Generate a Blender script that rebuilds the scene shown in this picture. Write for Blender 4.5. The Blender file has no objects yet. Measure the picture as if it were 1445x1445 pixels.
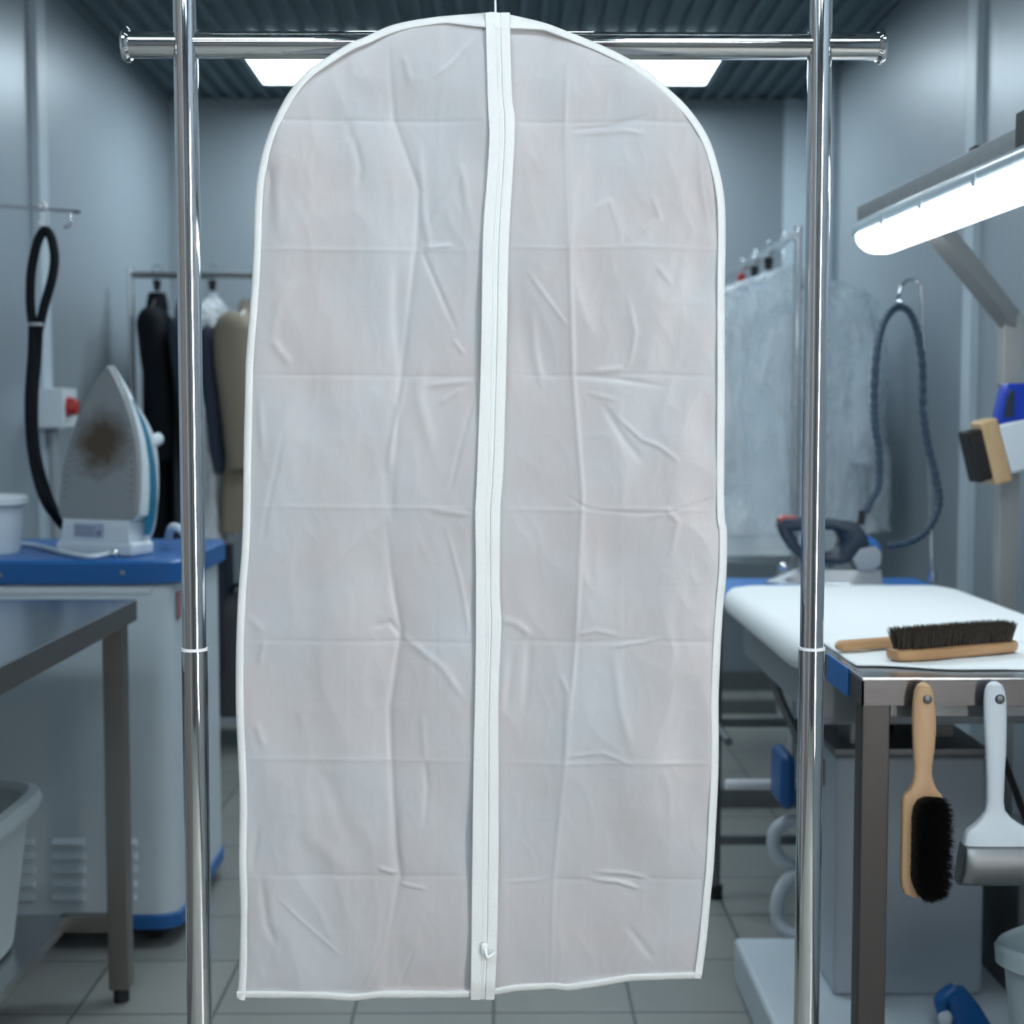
import bpy, bmesh, math, random
from mathutils import Vector, Matrix, noise
random.seed(7)
PI = math.pi
sc = bpy.context.scene
COL = sc.collection

# ------------------------------------------------------------------ camera
F = 2000.0
PITCH = math.atan(129.5 / F)
YAW = math.atan(16.5 / F)
CAMZ = 1.25
cd = bpy.data.cameras.new('camera')
cam = bpy.data.objects.new('camera', cd)
COL.objects.link(cam)
cam.location = (0, 0, CAMZ)
cam.rotation_euler = (PI / 2 - PITCH, 0, -YAW)
cd.sensor_width = 36
cd.lens = F / 1445 * 36
cd.clip_start = 0.05
cd.dof.use_dof = True
cd.dof.focus_distance = 1.80
cd.dof.aperture_fstop = 4.6
cd.dof.aperture_blades = 0
sc.camera = cam
RM = cam.rotation_euler.to_matrix()


def ray(px, py):
    return RM @ Vector(((px - 722.5) / F, (722.5 - py) / F, -1.0))


def P(px, py, d):          # point on the vertical plane y = d
    r = ray(px, py)
    t = d / r.y
    return Vector((r.x * t, d, CAMZ + r.z * t))


def PZ(px, py, z):         # point on the horizontal plane z
    r = ray(px, py)
    t = (z - CAMZ) / r.z
    return Vector((r.x * t, r.y * t, z))


# ------------------------------------------------------------------ mesh builder
class MB:
    def __init__(self):
        self.bm = bmesh.new()

    def box(self, lo, hi, bevel=0.0, seg=2, rot=None, about=None):
        b = bmesh.new()
        bmesh.ops.create_cube(b, size=1)
        lo, hi = Vector(lo), Vector(hi)
        c, s = (lo + hi) / 2, hi - lo
        for v in b.verts:
            v.co = Vector((v.co.x * s.x, v.co.y * s.y, v.co.z * s.z)) + c
        if bevel:
            bmesh.ops.bevel(b, geom=b.edges[:], offset=bevel, segments=seg, affect='EDGES', profile=0.5)
        if rot is not None:
            bmesh.ops.rotate(b, cent=about if about is not None else c, matrix=rot, verts=b.verts[:])
        self.add(b)
        return self

    def add(self, b):
        me = bpy.data.meshes.new('tmp')
        b.to_mesh(me)
        b.free()
        self.bm.from_mesh(me)
        bpy.data.meshes.remove(me)

    def rings(self, rings, close=True, cap=True):
        vs = [[self.bm.verts.new(p) for p in r] for r in rings]
        n = len(vs[0])
        for a, b in zip(vs, vs[1:]):
            for i in range(n if close else n - 1):
                j = (i + 1) % n
                self.bm.faces.new((a[i], a[j], b[j], b[i]))
        if cap and close:
            self.bm.faces.new(list(reversed(vs[0])))
            self.bm.faces.new(vs[-1])
        return self

    def tube(self, pts, r, seg=12, cap=True, smooth=0):
        pts = [Vector(p) for p in pts]
        if smooth:
            pts = spline(pts, smooth)
        n = len(pts)
        rs = r if isinstance(r, (list, tuple)) else None
        T = []
        for i in range(n):
            a = pts[max(0, i - 1)]
            b = pts[min(n - 1, i + 1)]
            T.append((b - a).normalized())
        ref = Vector((0, 0, 1)) if abs(T[0].z) < 0.9 else Vector((1, 0, 0))
        nn = (ref - T[0] * ref.dot(T[0])).normalized()
        rings = []
        for i in range(n):
            nn = (nn - T[i] * nn.dot(T[i]))
            nn = nn.normalized() if nn.length > 1e-6 else T[i].orthogonal().normalized()
            bb = T[i].cross(nn)
            if rs:
                f = i / (n - 1) * (len(rs) - 1)
                k = min(int(f), len(rs) - 2)
                rr = rs[k] + (rs[k + 1] - rs[k]) * (f - k)
            else:
                rr = r
            rings.append([pts[i] + (nn * math.cos(2 * PI * j / seg) + bb * math.sin(2 * PI * j / seg)) * rr for j in range(seg)])
        self.rings(rings, cap=cap)
        return self

    def cyl(self, a, b, r, seg=24, r2=None, bevel=0.0):
        a, b = Vector(a), Vector(b)
        if bevel:
            t = (b - a).normalized() * bevel
            return self.tube_exact([a, a + t, b - t, b], [r - bevel, r, r2 or r, (r2 or r) - bevel], seg)
        return self.tube_exact([a, b], [r, r2 if r2 is not None else r], seg)

    def tube_exact(self, pts, rs, seg=24, cap=True):
        pts = [Vector(p) for p in pts]
        t = (pts[-1] - pts[0]).normalized()
        nn = t.orthogonal().normalized()
        bb = t.cross(nn)
        self.rings([[p + (nn * math.cos(2 * PI * j / seg) + bb * math.sin(2 * PI * j / seg)) * r for j in range(seg)] for p, r in zip(pts, rs)], cap=cap)
        return self

    def prism(self, pts, ext, bevel=0.0, seg=2):
        b = bmesh.new()
        ext = Vector(ext)
        v0 = [b.verts.new(p) for p in pts]
        v1 = [b.verts.new(Vector(p) + ext) for p in pts]
        n = len(pts)
        b.faces.new(v0)
        b.faces.new(list(reversed(v1)))
        for i in range(n):
            j = (i + 1) % n
            b.faces.new((v0[j], v0[i], v1[i], v1[j]))
        bmesh.ops.recalc_face_normals(b, faces=b.faces[:])
        if bevel:
            eds = [e for e in b.edges if len(e.link_faces) == 2 and (len(e.link_faces[0].verts) > 4 or len(e.link_faces[1].verts) > 4 or n == 4)]
            bmesh.ops.bevel(b, geom=eds, offset=bevel, segments=seg, affect='EDGES', profile=0.5)
        self.add(b)
        return self

    def sphere(self, c, r, sx=1, sy=1, sz=1, seg=16):
        b = bmesh.new()
        bmesh.ops.create_uvsphere(b, u_segments=seg, v_segments=seg // 2 + 2, radius=r)
        for v in b.verts:
            v.co = Vector((v.co.x * sx, v.co.y * sy, v.co.z * sz)) + Vector(c)
        self.add(b)
        return self

    def build(self, name, mat, parent=None, sharp=38, solid=None, bev=None, recalc=True):
        bm = self.bm
        if recalc:
            bmesh.ops.recalc_face_normals(bm, faces=bm.faces[:])
        off = wloc(parent)
        for v in bm.verts:
            v.co -= off
        lim = math.radians(sharp)
        for f in bm.faces:
            f.smooth = True
        for e in bm.edges:
            if len(e.link_faces) == 2 and e.calc_face_angle(0) > lim:
                e.smooth = False
        me = bpy.data.meshes.new(name)
        bm.to_mesh(me)
        bm.free()
        o = bpy.data.objects.new(name, me)
        if mat:
            me.materials.append(mat)
        COL.objects.link(o)
        o.parent = parent
        if len(me.vertices) < 1500:
            wn = o.modifiers.new('normals', 'WEIGHTED_NORMAL')
            wn.keep_sharp = True
        if solid:
            m = o.modifiers.new('solid', 'SOLIDIFY')
            m.thickness = solid
            m.offset = 0
        return o


def wloc(o):
    v = Vector((0, 0, 0))
    while o is not None:
        v += o.location
        o = o.parent
    return v


def spline(pts, k):
    out = []
    n = len(pts)
    for i in range(n - 1):
        p0, p1, p2, p3 = pts[max(0, i - 1)], pts[i], pts[i + 1], pts[min(n - 1, i + 2)]
        for j in range(k):
            t = j / k
            out.append(0.5 * ((2 * p1) + (p2 - p0) * t + (2 * p0 - 5 * p1 + 4 * p2 - p3) * t * t + (3 * p1 - p0 - 3 * p2 + p3) * t ** 3))
    out.append(pts[-1].copy())
    return out


def sup(a, n=2.0):          # unit superellipse point
    c, s = math.cos(a), math.sin(a)
    return (math.copysign(abs(c) ** (2 / n), c), math.copysign(abs(s) ** (2 / n), s))


def ering(c, ax, ay, rx, ry, n=2.0, seg=28):
    c = Vector(c)
    r = []
    for i in range(seg):
        u, v = sup(2 * PI * i / seg, n)
        r.append(c + ax * (u * rx) + ay * (v * ry))
    return r


def lerp(tab, t):
    if t <= tab[0][0]:
        return tab[0][1]
    for (a, va), (b, vb) in zip(tab, tab[1:]):
        if t <= b:
            return va + (vb - va) * (t - a) / (b - a)
    return tab[-1][1]


def thing(name, label, cat, loc=(0, 0, 0), group=None):
    o = bpy.data.objects.new(name, None)
    o.empty_display_size = 0.05
    COL.objects.link(o)
    o.location = loc
    return tag(o, label, cat, group)


def tag(o, label, cat, group=None):
    o['label'] = label
    o['category'] = cat
    if group:
        o['group'] = group
    return o


def struct(o):
    o['kind'] = 'structure'
    return o


def dup(root, loc=None, rot=None, label=None, group=None, mat=None):
    r = root.copy()
    COL.objects.link(r)
    if loc is not None:
        r.location = loc
    if rot is not None:
        r.rotation_euler = (0, 0, rot)
    if label:
        r['label'] = label
    if group:
        r['group'] = group
    for ch in [c for c in root.children]:
        c = ch.copy()
        COL.objects.link(c)
        c.parent = r
        for g in [g for g in ch.children]:
            d = g.copy()
            COL.objects.link(d)
            d.parent = c
    return r


X, Y, Z = Vector((1, 0, 0)), Vector((0, 1, 0)), Vector((0, 0, 1))


# ------------------------------------------------------------------ materials
def newmat(name):
    m = bpy.data.materials.new(name)
    m.use_nodes = True
    nt = m.node_tree
    bs = nt.nodes['Principled BSDF']
    return m, nt, bs


def coords(nt, scale=(1, 1, 1), kind='Object'):
    tc = nt.nodes.new('ShaderNodeTexCoord')
    mp = nt.nodes.new('ShaderNodeMapping')
    mp.inputs['Scale'].default_value = scale
    nt.links.new(tc.outputs[kind], mp.inputs[0])
    return mp.outputs[0]


def noise_node(nt, vec, scale, detail=3, rough=0.5):
    n = nt.nodes.new('ShaderNodeTexNoise')
    n.inputs['Scale'].default_value = scale
    n.inputs['Detail'].default_value = detail
    n.inputs['Roughness'].default_value = rough
    nt.links.new(vec, n.inputs['Vector'])
    return n


def M(name, col, rough=0.5, metal=0.0, bump=0.0, bscale=60, stretch=(1, 1, 1), var=0.0, vscale=4, coat=0.0, spec=0.5, emis=None, estr=0, sheen=0):
    m, nt, bs = newmat(name)
    col = tuple(col) + (1,)
    bs.inputs['Base Color'].default_value = col
    bs.inputs['Roughness'].default_value = rough
    bs.inputs['Metallic'].default_value = metal
    bs.inputs['Coat Weight'].default_value = coat
    bs.inputs['Specular IOR Level'].default_value = spec
    bs.inputs['Sheen Weight'].default_value = sheen
    if emis:
        bs.inputs['Emission Color'].default_value = tuple(emis) + (1,)
        bs.inputs['Emission Strength'].default_value = estr
    v = coords(nt, stretch)
    if bump:
        n = noise_node(nt, v, bscale)
        b = nt.nodes.new('ShaderNodeBump')
        b.inputs['Strength'].default_value = bump
        b.inputs['Distance'].default_value = 0.002
        nt.links.new(n.outputs['Fac'], b.inputs['Height'])
        nt.links.new(b.outputs[0], bs.inputs['Normal'])
    if var:
        n = noise_node(nt, v, vscale, 4)
        mx = nt.nodes.new('ShaderNodeMix')
        mx.data_type = 'RGBA'
        mx.inputs[6].default_value = tuple(c * (1 - var) for c in col[:3]) + (1,)
        mx.inputs[7].default_value = tuple(min(1, c * (1 + var)) for c in col[:3]) + (1,)
        nt.links.new(n.outputs['Fac'], mx.inputs[0])
        nt.links.new(mx.outputs[2], bs.inputs['Base Color'])
    return m


def wood(name, c1, c2, stretch):
    m, nt, bs = newmat(name)
    v = coords(nt, stretch)
    n = noise_node(nt, v, 6, 6, 0.6)
    r = nt.nodes.new('ShaderNodeValToRGB')
    r.color_ramp.elements[0].position = 0.3
    r.color_ramp.elements[0].color = tuple(c1) + (1,)
    r.color_ramp.elements[1].position = 0.7
    r.color_ramp.elements[1].color = tuple(c2) + (1,)
    nt.links.new(n.outputs['Fac'], r.inputs[0])
    nt.links.new(r.outputs[0], bs.inputs['Base Color'])
    bs.inputs['Roughness'].default_value = 0.42
    return m


def steel(name, col, rough, stretch, bump=0.15):
    m, nt, bs = newmat(name)
    v = coords(nt, stretch)
    n = noise_node(nt, v, 30, 4)
    mr = nt.nodes.new('ShaderNodeMapRange')
    mr.inputs[3].default_value = rough * 0.75
    mr.inputs[4].default_value = rough * 1.3
    nt.links.new(n.outputs['Fac'], mr.inputs[0])
    nt.links.new(mr.outputs[0], bs.inputs['Roughness'])
    b = nt.nodes.new('ShaderNodeBump')
    b.inputs['Strength'].default_value = bump
    b.inputs['Distance'].default_value = 0.0006
    nt.links.new(n.outputs['Fac'], b.inputs['Height'])
    nt.links.new(b.outputs[0], bs.inputs['Normal'])
    bs.inputs['Base Color'].default_value = tuple(col) + (1,)
    bs.inputs['Metallic'].default_value = 1
    return m


def emission(name, col, s):
    m, nt, bs = newmat(name)
    bs.inputs['Base Color'].default_value = (0.8, 0.8, 0.8, 1)
    bs.inputs['Roughness'].default_value = 0.4
    bs.inputs['Emission Color'].default_value = tuple(col) + (1,)
    bs.inputs['Emission Strength'].default_value = s
    return m


def wallmat(name, col, axis, rough=0.40, seam=1.15, off=0.0):
    """painted metal sandwich panel: fine vertical ribs, thin panel joints"""
    m, nt, bs = newmat(name)
    tc = nt.nodes.new('ShaderNodeTexCoord')
    sp = nt.nodes.new('ShaderNodeSeparateXYZ')
    nt.links.new(tc.outputs['Object'], sp.inputs[0])
    a = sp.outputs['Y' if axis == 'Y' else 'X']
    ad = nt.nodes.new('ShaderNodeMath'); ad.operation = 'ADD'; ad.inputs[1].default_value = off + 20 * seam
    nt.links.new(a, ad.inputs[0])
    # low ribs
    mu = nt.nodes.new('ShaderNodeMath'); mu.operation = 'MULTIPLY'; mu.inputs[1].default_value = 2 * PI / 0.075
    nt.links.new(ad.outputs[0], mu.inputs[0])
    sn = nt.nodes.new('ShaderNodeMath'); sn.operation = 'SINE'
    nt.links.new(mu.outputs[0], sn.inputs[0])
    # joint
    mo = nt.nodes.new('ShaderNodeMath'); mo.operation = 'MODULO'; mo.inputs[1].default_value = seam
    nt.links.new(ad.outputs[0], mo.inputs[0])
    lt = nt.nodes.new('ShaderNodeMath'); lt.operation = 'LESS_THAN'; lt.inputs[1].default_value = 0.006
    nt.links.new(mo.outputs[0], lt.inputs[0])
    h = nt.nodes.new('ShaderNodeMath'); h.operation = 'MULTIPLY_ADD'; h.inputs[1].default_value = 0.0002
    nt.links.new(sn.outputs[0], h.inputs[0])
    j = nt.nodes.new('ShaderNodeMath'); j.operation = 'MULTIPLY'; j.inputs[1].default_value = -0.002
    nt.links.new(lt.outputs[0], j.inputs[0])
    nt.links.new(j.outputs[0], h.inputs[2])
    mp = nt.nodes.new('ShaderNodeMapping'); mp.inputs['Scale'].default_value = (1, 1, 0.06)
    nt.links.new(tc.outputs['Object'], mp.inputs[0])
    nz = noise_node(nt, mp.outputs[0], 9, 3)
    h2 = nt.nodes.new('ShaderNodeMath'); h2.operation = 'MULTIPLY_ADD'; h2.inputs[1].default_value = 0.003
    nt.links.new(nz.outputs['Fac'], h2.inputs[0]); nt.links.new(h.outputs[0], h2.inputs[2])
    b = nt.nodes.new('ShaderNodeBump'); b.inputs['Strength'].default_value = 0.6; b.inputs['Distance'].default_value = 1
    nt.links.new(h2.outputs[0], b.inputs['Height'])
    nt.links.new(b.outputs[0], bs.inputs['Normal'])
    bs.inputs['Base Color'].default_value = tuple(col) + (1,)
    bs.inputs['Roughness'].default_value = rough
    bs.inputs['Metallic'].default_value = 0.25
    return m


def floormat():
    m, nt, bs = newmat('floor_tiles')
    v = coords(nt, (1, 1, 1))
    mp = nt.nodes[-1]
    mp.inputs['Location'].default_value = (0.015, 0.03, 0)
    br = nt.nodes.new('ShaderNodeTexBrick')
    br.offset = 0.0
    br.inputs['Scale'].default_value = 1
    br.inputs['Brick Width'].default_value = 0.295
    br.inputs['Row Height'].default_value = 0.295
    br.inputs['Mortar Size'].default_value = 0.0042
    br.inputs['Mortar Smooth'].default_value = 0.2
    br.inputs['Bias'].default_value = 0
    br.inputs['Color1'].default_value = (0.25, 0.26, 0.245, 1)
    br.inputs['Color2'].default_value = (0.29, 0.295, 0.275, 1)
    br.inputs['Mortar'].default_value = (0.10, 0.115, 0.115, 1)
    nt.links.new(v, br.inputs['Vector'])
    n = noise_node(nt, v, 12, 5, 0.6)
    mx = nt.nodes.new('ShaderNodeMix'); mx.data_type = 'RGBA'; mx.blend_type = 'MULTIPLY'
    mx.inputs[0].default_value = 0.35
    nt.links.new(br.outputs['Color'], mx.inputs[6])
    nt.links.new(n.outputs['Color'], mx.inputs[7])
    nt.links.new(br.outputs['Color'], mx.inputs[6])
    r = nt.nodes.new('ShaderNodeMapRange')
    r.inputs[3].default_value = 0.65; r.inputs[4].default_value = 1.1
    nt.links.new(n.outputs['Fac'], r.inputs[0])
    nt.links.new(r.outputs[0], mx.inputs[7])
    nt.links.new(mx.outputs[2], bs.inputs['Base Color'])
    bs.inputs['Roughness'].default_value = 0.35
    b = nt.nodes.new('ShaderNodeBump'); b.inputs['Strength'].default_value = 0.4; b.inputs['Distance'].default_value = 0.002
    b.invert = True
    nt.links.new(br.outputs['Fac'], b.inputs['Height'])
    nt.links.new(b.outputs[0], bs.inputs['Normal'])
    return m


def bagmat():
    m, nt, bs = newmat('frosted_vinyl')
    v = coords(nt)
    n = noise_node(nt, v, 5.5, 4, 0.6)
    r = nt.nodes.new('ShaderNodeValToRGB')
    e = r.color_ramp.elements
    e[0].position = 0.35; e[0].color = (0.55, 0.516, 0.522, 1)
    e[1].position = 0.65; e[1].color = (0.55, 0.565, 0.592, 1)
    nt.links.new(n.outputs['Fac'], r.inputs[0])
    nt.links.new(r.outputs[0], bs.inputs['Base Color'])
    bs.inputs['Roughness'].default_value = 0.36
    bs.inputs['Specular IOR Level'].default_value = 0.55
    mp = nt.nodes.new('ShaderNodeMapping'); mp.inputs['Scale'].default_value = (1, 1, 0.55)
    nt.links.new(v, mp.inputs[0])
    n2 = noise_node(nt, mp.outputs[0], 26, 6, 0.62)
    n2.inputs['Distortion'].default_value = 1.2
    b = nt.nodes.new('ShaderNodeBump'); b.inputs['Strength'].default_value = 0.16; b.inputs['Distance'].default_value = 0.004
    nt.links.new(n2.outputs['Fac'], b.inputs['Height'])
    nt.links.new(b.outputs[0], bs.inputs['Normal'])
    tr = nt.nodes.new('ShaderNodeBsdfTranslucent')
    tr.inputs[0].default_value = (0.72, 0.72, 0.74, 1)
    nt.links.new(b.outputs[0], tr.inputs['Normal'])
    tp = nt.nodes.new('ShaderNodeBsdfTransparent')
    mx = nt.nodes.new('ShaderNodeMixShader'); mx.inputs[0].default_value = 0.22
    nt.links.new(bs.outputs[0], mx.inputs[1]); nt.links.new(tr.outputs[0], mx.inputs[2])
    mx2 = nt.nodes.new('ShaderNodeMixShader'); mx2.inputs[0].default_value = 0.04
    nt.links.new(mx.outputs[0], mx2.inputs[1]); nt.links.new(tp.outputs[0], mx2.inputs[2])
    nt.links.new(mx2.outputs[0], nt.nodes['Material Output'].inputs[0])
    return m


def filmmat(name, amt=0.72, tint=(0.95, 0.98, 1)):
    """thin clear plastic film: mostly transparent with sharp creased highlights"""
    m, nt, bs = newmat(name)
    v = coords(nt, (1, 1, 0.35))
    n = noise_node(nt, v, 10, 4, 0.55)
    n.inputs['Distortion'].default_value = 0.9
    b = nt.nodes.new('ShaderNodeBump'); b.inputs['Strength'].default_value = 1; b.inputs['Distance'].default_value = 0.03
    nt.links.new(n.outputs['Fac'], b.inputs['Height'])
    bs.inputs['Base Color'].default_value = (0.88, 0.93, 0.97, 1)
    bs.inputs['Roughness'].default_value = 0.16
    nt.links.new(b.outputs[0], bs.inputs['Normal'])
    tp = nt.nodes.new('ShaderNodeBsdfTransparent'); tp.inputs[0].default_value = tuple(tint) + (1,)
    mx = nt.nodes.new('ShaderNodeMixShader')
    mr = nt.nodes.new('ShaderNodeMapRange'); mr.inputs[1].default_value = .42; mr.inputs[2].default_value = .66; mr.inputs[3].default_value = amt + .14; mr.inputs[4].default_value = amt - .32
    nt.links.new(n.outputs['Fac'], mr.inputs[0]); nt.links.new(mr.outputs[0], mx.inputs[0])
    nt.links.new(bs.outputs[0], mx.inputs[1]); nt.links.new(tp.outputs[0], mx.inputs[2])
    nt.links.new(mx.outputs[0], nt.nodes['Material Output'].inputs[0])
    return m


def solemat():
    m, nt, bs = newmat('stained_soleplate')
    v = coords(nt)
    sp = nt.nodes.new('ShaderNodeVectorMath'); sp.operation = 'DISTANCE'
    sp.inputs[1].default_value = (0.0, .033, 0.27)
    n = noise_node(nt, v, 14, 5, 0.7)
    ad = nt.nodes.new('ShaderNodeMath'); ad.operation = 'MULTIPLY_ADD'; ad.inputs[1].default_value = 0.10
    nt.links.new(v, sp.inputs[0])
    nt.links.new(n.outputs['Fac'], ad.inputs[0]); nt.links.new(sp.outputs['Value'], ad.inputs[2])
    r = nt.nodes.new('ShaderNodeValToRGB')
    e = r.color_ramp.elements
    e[0].position = 0.085; e[0].color = (0.11, 0.08, 0.055, 1)
    e[1].position = 0.145; e[1].color = (0.34, 0.355, 0.36, 1)
    nt.links.new(ad.outputs[0], r.inputs[0])
    nt.links.new(r.outputs[0], bs.inputs['Base Color'])
    bs.inputs['Metallic'].default_value = 0.45
    bs.inputs['Roughness'].default_value = 0.42
    return m


chrome = M('polished_chrome', (0.78, 0.785, 0.80), 0.045, 1.0)
chrome_bg = M('chrome_rod', (0.72, 0.75, 0.78), 0.14, 1.0)
ring_white = M('white_plastic_ring', (0.85, 0.86, 0.88), 0.35)
bag_vinyl = bagmat()
tape_white = M('white_binding_tape', (0.73, 0.745, 0.745), 0.6, bump=0.5, bscale=700)
zip_white = M('white_zip', (0.76, 0.79, 0.785), 0.45)
white_wire = M('white_coated_wire', (0.78, 0.8, 0.82), 0.4)
ceil_mat = M('dark_ribbed_sheet', (0.125, 0.172, 0.195), 0.8, 0.0, spec=.2)
wall_l = wallmat('wall_panel_left', (0.335, 0.39, 0.435), 'Y', off=0.2)
wall_r = wallmat('wall_panel_right', (0.335, 0.385, 0.425), 'Y', off=0.5)
wall_b = wallmat('wall_panel_back', (0.27, 0.315, 0.345), 'X', rough=0.45)
trim_m = M('wall_trim', (0.55, 0.64, 0.70), 0.4)
light_m = emission('led_panel', (0.80, 0.93, 1.0), 18)
tube_m = emission('lamp_diffuser', (0.90, 0.97, 1.0), 9)
lightframe = M('panel_frame', (0.25, 0.3, 0.33), 0.5)
steel_t = steel('brushed_steel_top', (0.50, 0.51, 0.52), 0.22, (1, 20, 1))
steel_leg = steel('brushed_steel_leg', (0.30, 0.275, 0.265), 0.38, (12, 12, 0.4), 0.3)
steel_apron = steel('brushed_steel_apron', (0.165, 0.16, 0.162), 0.38, (0.5, 1, 12), 0.3)
steel_dark = steel('dull_steel', (0.24, 0.25, 0.26), 0.5, (1, 1, 1))
black_rub = M('black_rubber', (0.012, 0.013, 0.015), 0.6)
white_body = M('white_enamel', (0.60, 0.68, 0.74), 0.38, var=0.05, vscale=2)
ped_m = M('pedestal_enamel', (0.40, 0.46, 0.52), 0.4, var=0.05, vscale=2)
lamp_arm_m = M('satin_arm', (0.40, 0.40, 0.385), 0.45, 0.5)
blue_pl = M('blue_plastic', (0.012, 0.115, 0.36), 0.4)
blue_br = M('bright_blue_edge', (0.02, 0.17, 0.52), 0.45)
blue_handle = M('royal_blue_plastic', (0.006, 0.04, 0.40), 0.3)
iron_white = M('white_iron_shell', (0.66, 0.73, 0.78), 0.3)
iron_teal = M('teal_panel', (0.012, 0.17, 0.29), 0.3)
sole_m = solemat()
label_m = M('grey_blue_label', (0.40, 0.45, 0.56), 0.5)
labelink = M('label_print', (0.2, 0.24, 0.32), 0.5)
red_m = M('red_plastic', (0.45, 0.03, 0.025), 0.4)
red_dull = M('red_button', (0.45, 0.10, 0.09), 0.5)
navy_pl = M('dark_navy_plastic', (0.016, 0.03, 0.055), 0.35)
grey_pl = M('grey_plastic', (0.33, 0.36, 0.39), 0.4)
white_pl = M('white_plastic', (0.66, 0.72, 0.77), 0.4)
tub_m = M('milky_plastic', (0.52, 0.60, 0.62), 0.45, bump=0.3, bscale=12)
hose_blue = M('blue_grey_hose', (0.03, 0.06, 0.10), 0.45)
hose_black = M('black_hose', (0.004, 0.006, 0.009), 0.6, spec=.2)
pad_m = M('white_padded_cover', (0.84, 0.88, 0.895), 0.8, bump=0.5, bscale=8)
cloth_m = M('white_cotton', (0.82, 0.86, 0.87), 0.85, bump=0.4, bscale=30)
woodL = wood('beech_wood', (0.50, 0.30, 0.16), (0.62, 0.40, 0.23), (6, 6, 0.7))
woodX = wood('beech_wood_flat', (0.40, 0.215, 0.095), (0.56, 0.33, 0.165), (0.9, 6, 6))
woodP = wood('pale_wood', (0.50, 0.33, 0.17), (0.60, 0.42, 0.24), (6, 6, 1))
bristle_k = M('black_bristle', (0.006, 0.005, 0.005), 0.55)
bristle_b = M('brown_black_bristle', (0.06, 0.045, 0.034), 0.55, var=0.8, vscale=160)
roller_m = steel('grey_roller', (0.25, 0.26, 0.27), 0.45, (0.3, 8, 8))
clear_body = M('clear_lamp_housing', (0.34, 0.42, 0.47), 0.25, coat=0.4)
navy_cloth = M('navy_cloth', (0.022, 0.032, 0.055), 0.85, bump=0.6, bscale=25)
black_cloth = M('black_cloth', (0.004, 0.006, 0.009), 0.9, spec=.2, bump=0.5, bscale=25)
char_cloth = M('charcoal_cloth', (0.022, 0.034, 0.045), 0.9, bump=0.5, bscale=25)
beige_cloth = M('beige_cloth', (0.215, 0.185, 0.135), 0.9, bump=0.6, bscale=20)
cream_cloth = M('cream_cloth', (0.42, 0.36, 0.30), 0.9)
white_cloth = M('white_coat_cloth', (0.80, 0.87, 0.92), 0.85, bump=0.6, bscale=12)
film = filmmat('clear_film', 0.55)
film2 = filmmat('clear_film_over_coat', 0.62)
dark_case = M('dark_grey_case', (0.05, 0.055, 0.062), 0.6)
bin_m = M('translucent_bin', (0.44, 0.54, 0.58), 0.3)
bin_m.node_tree.nodes['Principled BSDF'].inputs['Transmission Weight'].default_value = 0.25
stain_m = M('faded_red_sticker', (0.30, 0.17, 0.17), 0.6)

# ------------------------------------------------------------------ room
XL, XR, YB, YF, ZC = -1.50, 1.385, 6.50, -2.2, 2.70


def plane(name, pts, mat):
    m = MB()
    m.bm.faces.new([m.bm.verts.new(p) for p in pts])
    return struct(m.build(name, mat, recalc=False))


def slab(name, lo, hi, mat):
    return struct(MB().box(lo, hi).build(name, mat))


slab('floor', (XL - .1, YF - .1, -0.1), (XR + .1, YB + .1, 0), floormat())
slab('wall_left', (XL - .1, YF, 0), (XL, YB, ZC), wall_l)
slab('wall_right', (XR, YF, 0), (XR + .1, YB, ZC), wall_r)
slab('wall_back', (XL - .1, YB, 0), (XR + .1, YB + .1, ZC), wall_b)
slab('wall_front', (XL - .1, YF - .1, 0), (XR + .1, YF, ZC), M('dark_end_wall', (0.13, 0.135, 0.14), 0.6))
# behind the camera: window and doors added for bag light and chrome reflections, dark end wall
added_glow_m = emission('added_glow', (1.0, 0.95, 0.91), 18)
slab('added_window', (XR - 0.012, -0.50, 0.35), (XR - 0.002, 0.05, 2.15), added_glow_m)  # made-up glow that lights the bag and streaks the chrome posts
for n_, (lo, hi) in enumerate((((XR - .03, -.56, .29), (XR, -.50, 2.21)), ((XR - .03, .05, .29), (XR, .11, 2.21)), ((XR - .03, -.50, .29), (XR, .05, .35)), ((XR - .03, -.50, 2.15), (XR, .05, 2.21)))):  # frame round the added window
    slab('trim_%d' % (5 + n_), lo, hi, steel_dark)
added_door_m = M('added_brown_door', (0.115, 0.105, 0.098), 0.5)
slab('added_door_left', (XL, -0.5, 0), (XL + 0.03, 1.65, 2.35), added_door_m)  # unseen brown slab added for the posts to reflect
slab('added_door_end', (-0.45, YF, 0), (0.45, YF + .03, 2.1), M('added_dark_door', (0.03, 0.032, 0.036), 0.4))  # unseen dark slab added to darken the chrome reflections
# ribbed ceiling: real trapezoid ribs running front to back
m = MB()
prof = []
x = XL - 0.05
while x < XR + 0.05:
    prof += [(x, ZC + .012), (x + 0.040, ZC + .012), (x + 0.047, ZC - 0.012), (x + 0.068, ZC - 0.012)]
    x += 0.075
prof.append((x, ZC))
prof = prof + [(prof[-1][0], ZC + 0.08), (prof[0][0], ZC + 0.08)]
m.prism([(a, YF - 0.1, b) for a, b in prof], (0, YB - YF + 0.2, 0))
struct(m.build('ceiling', ceil_mat, sharp=10))
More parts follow.
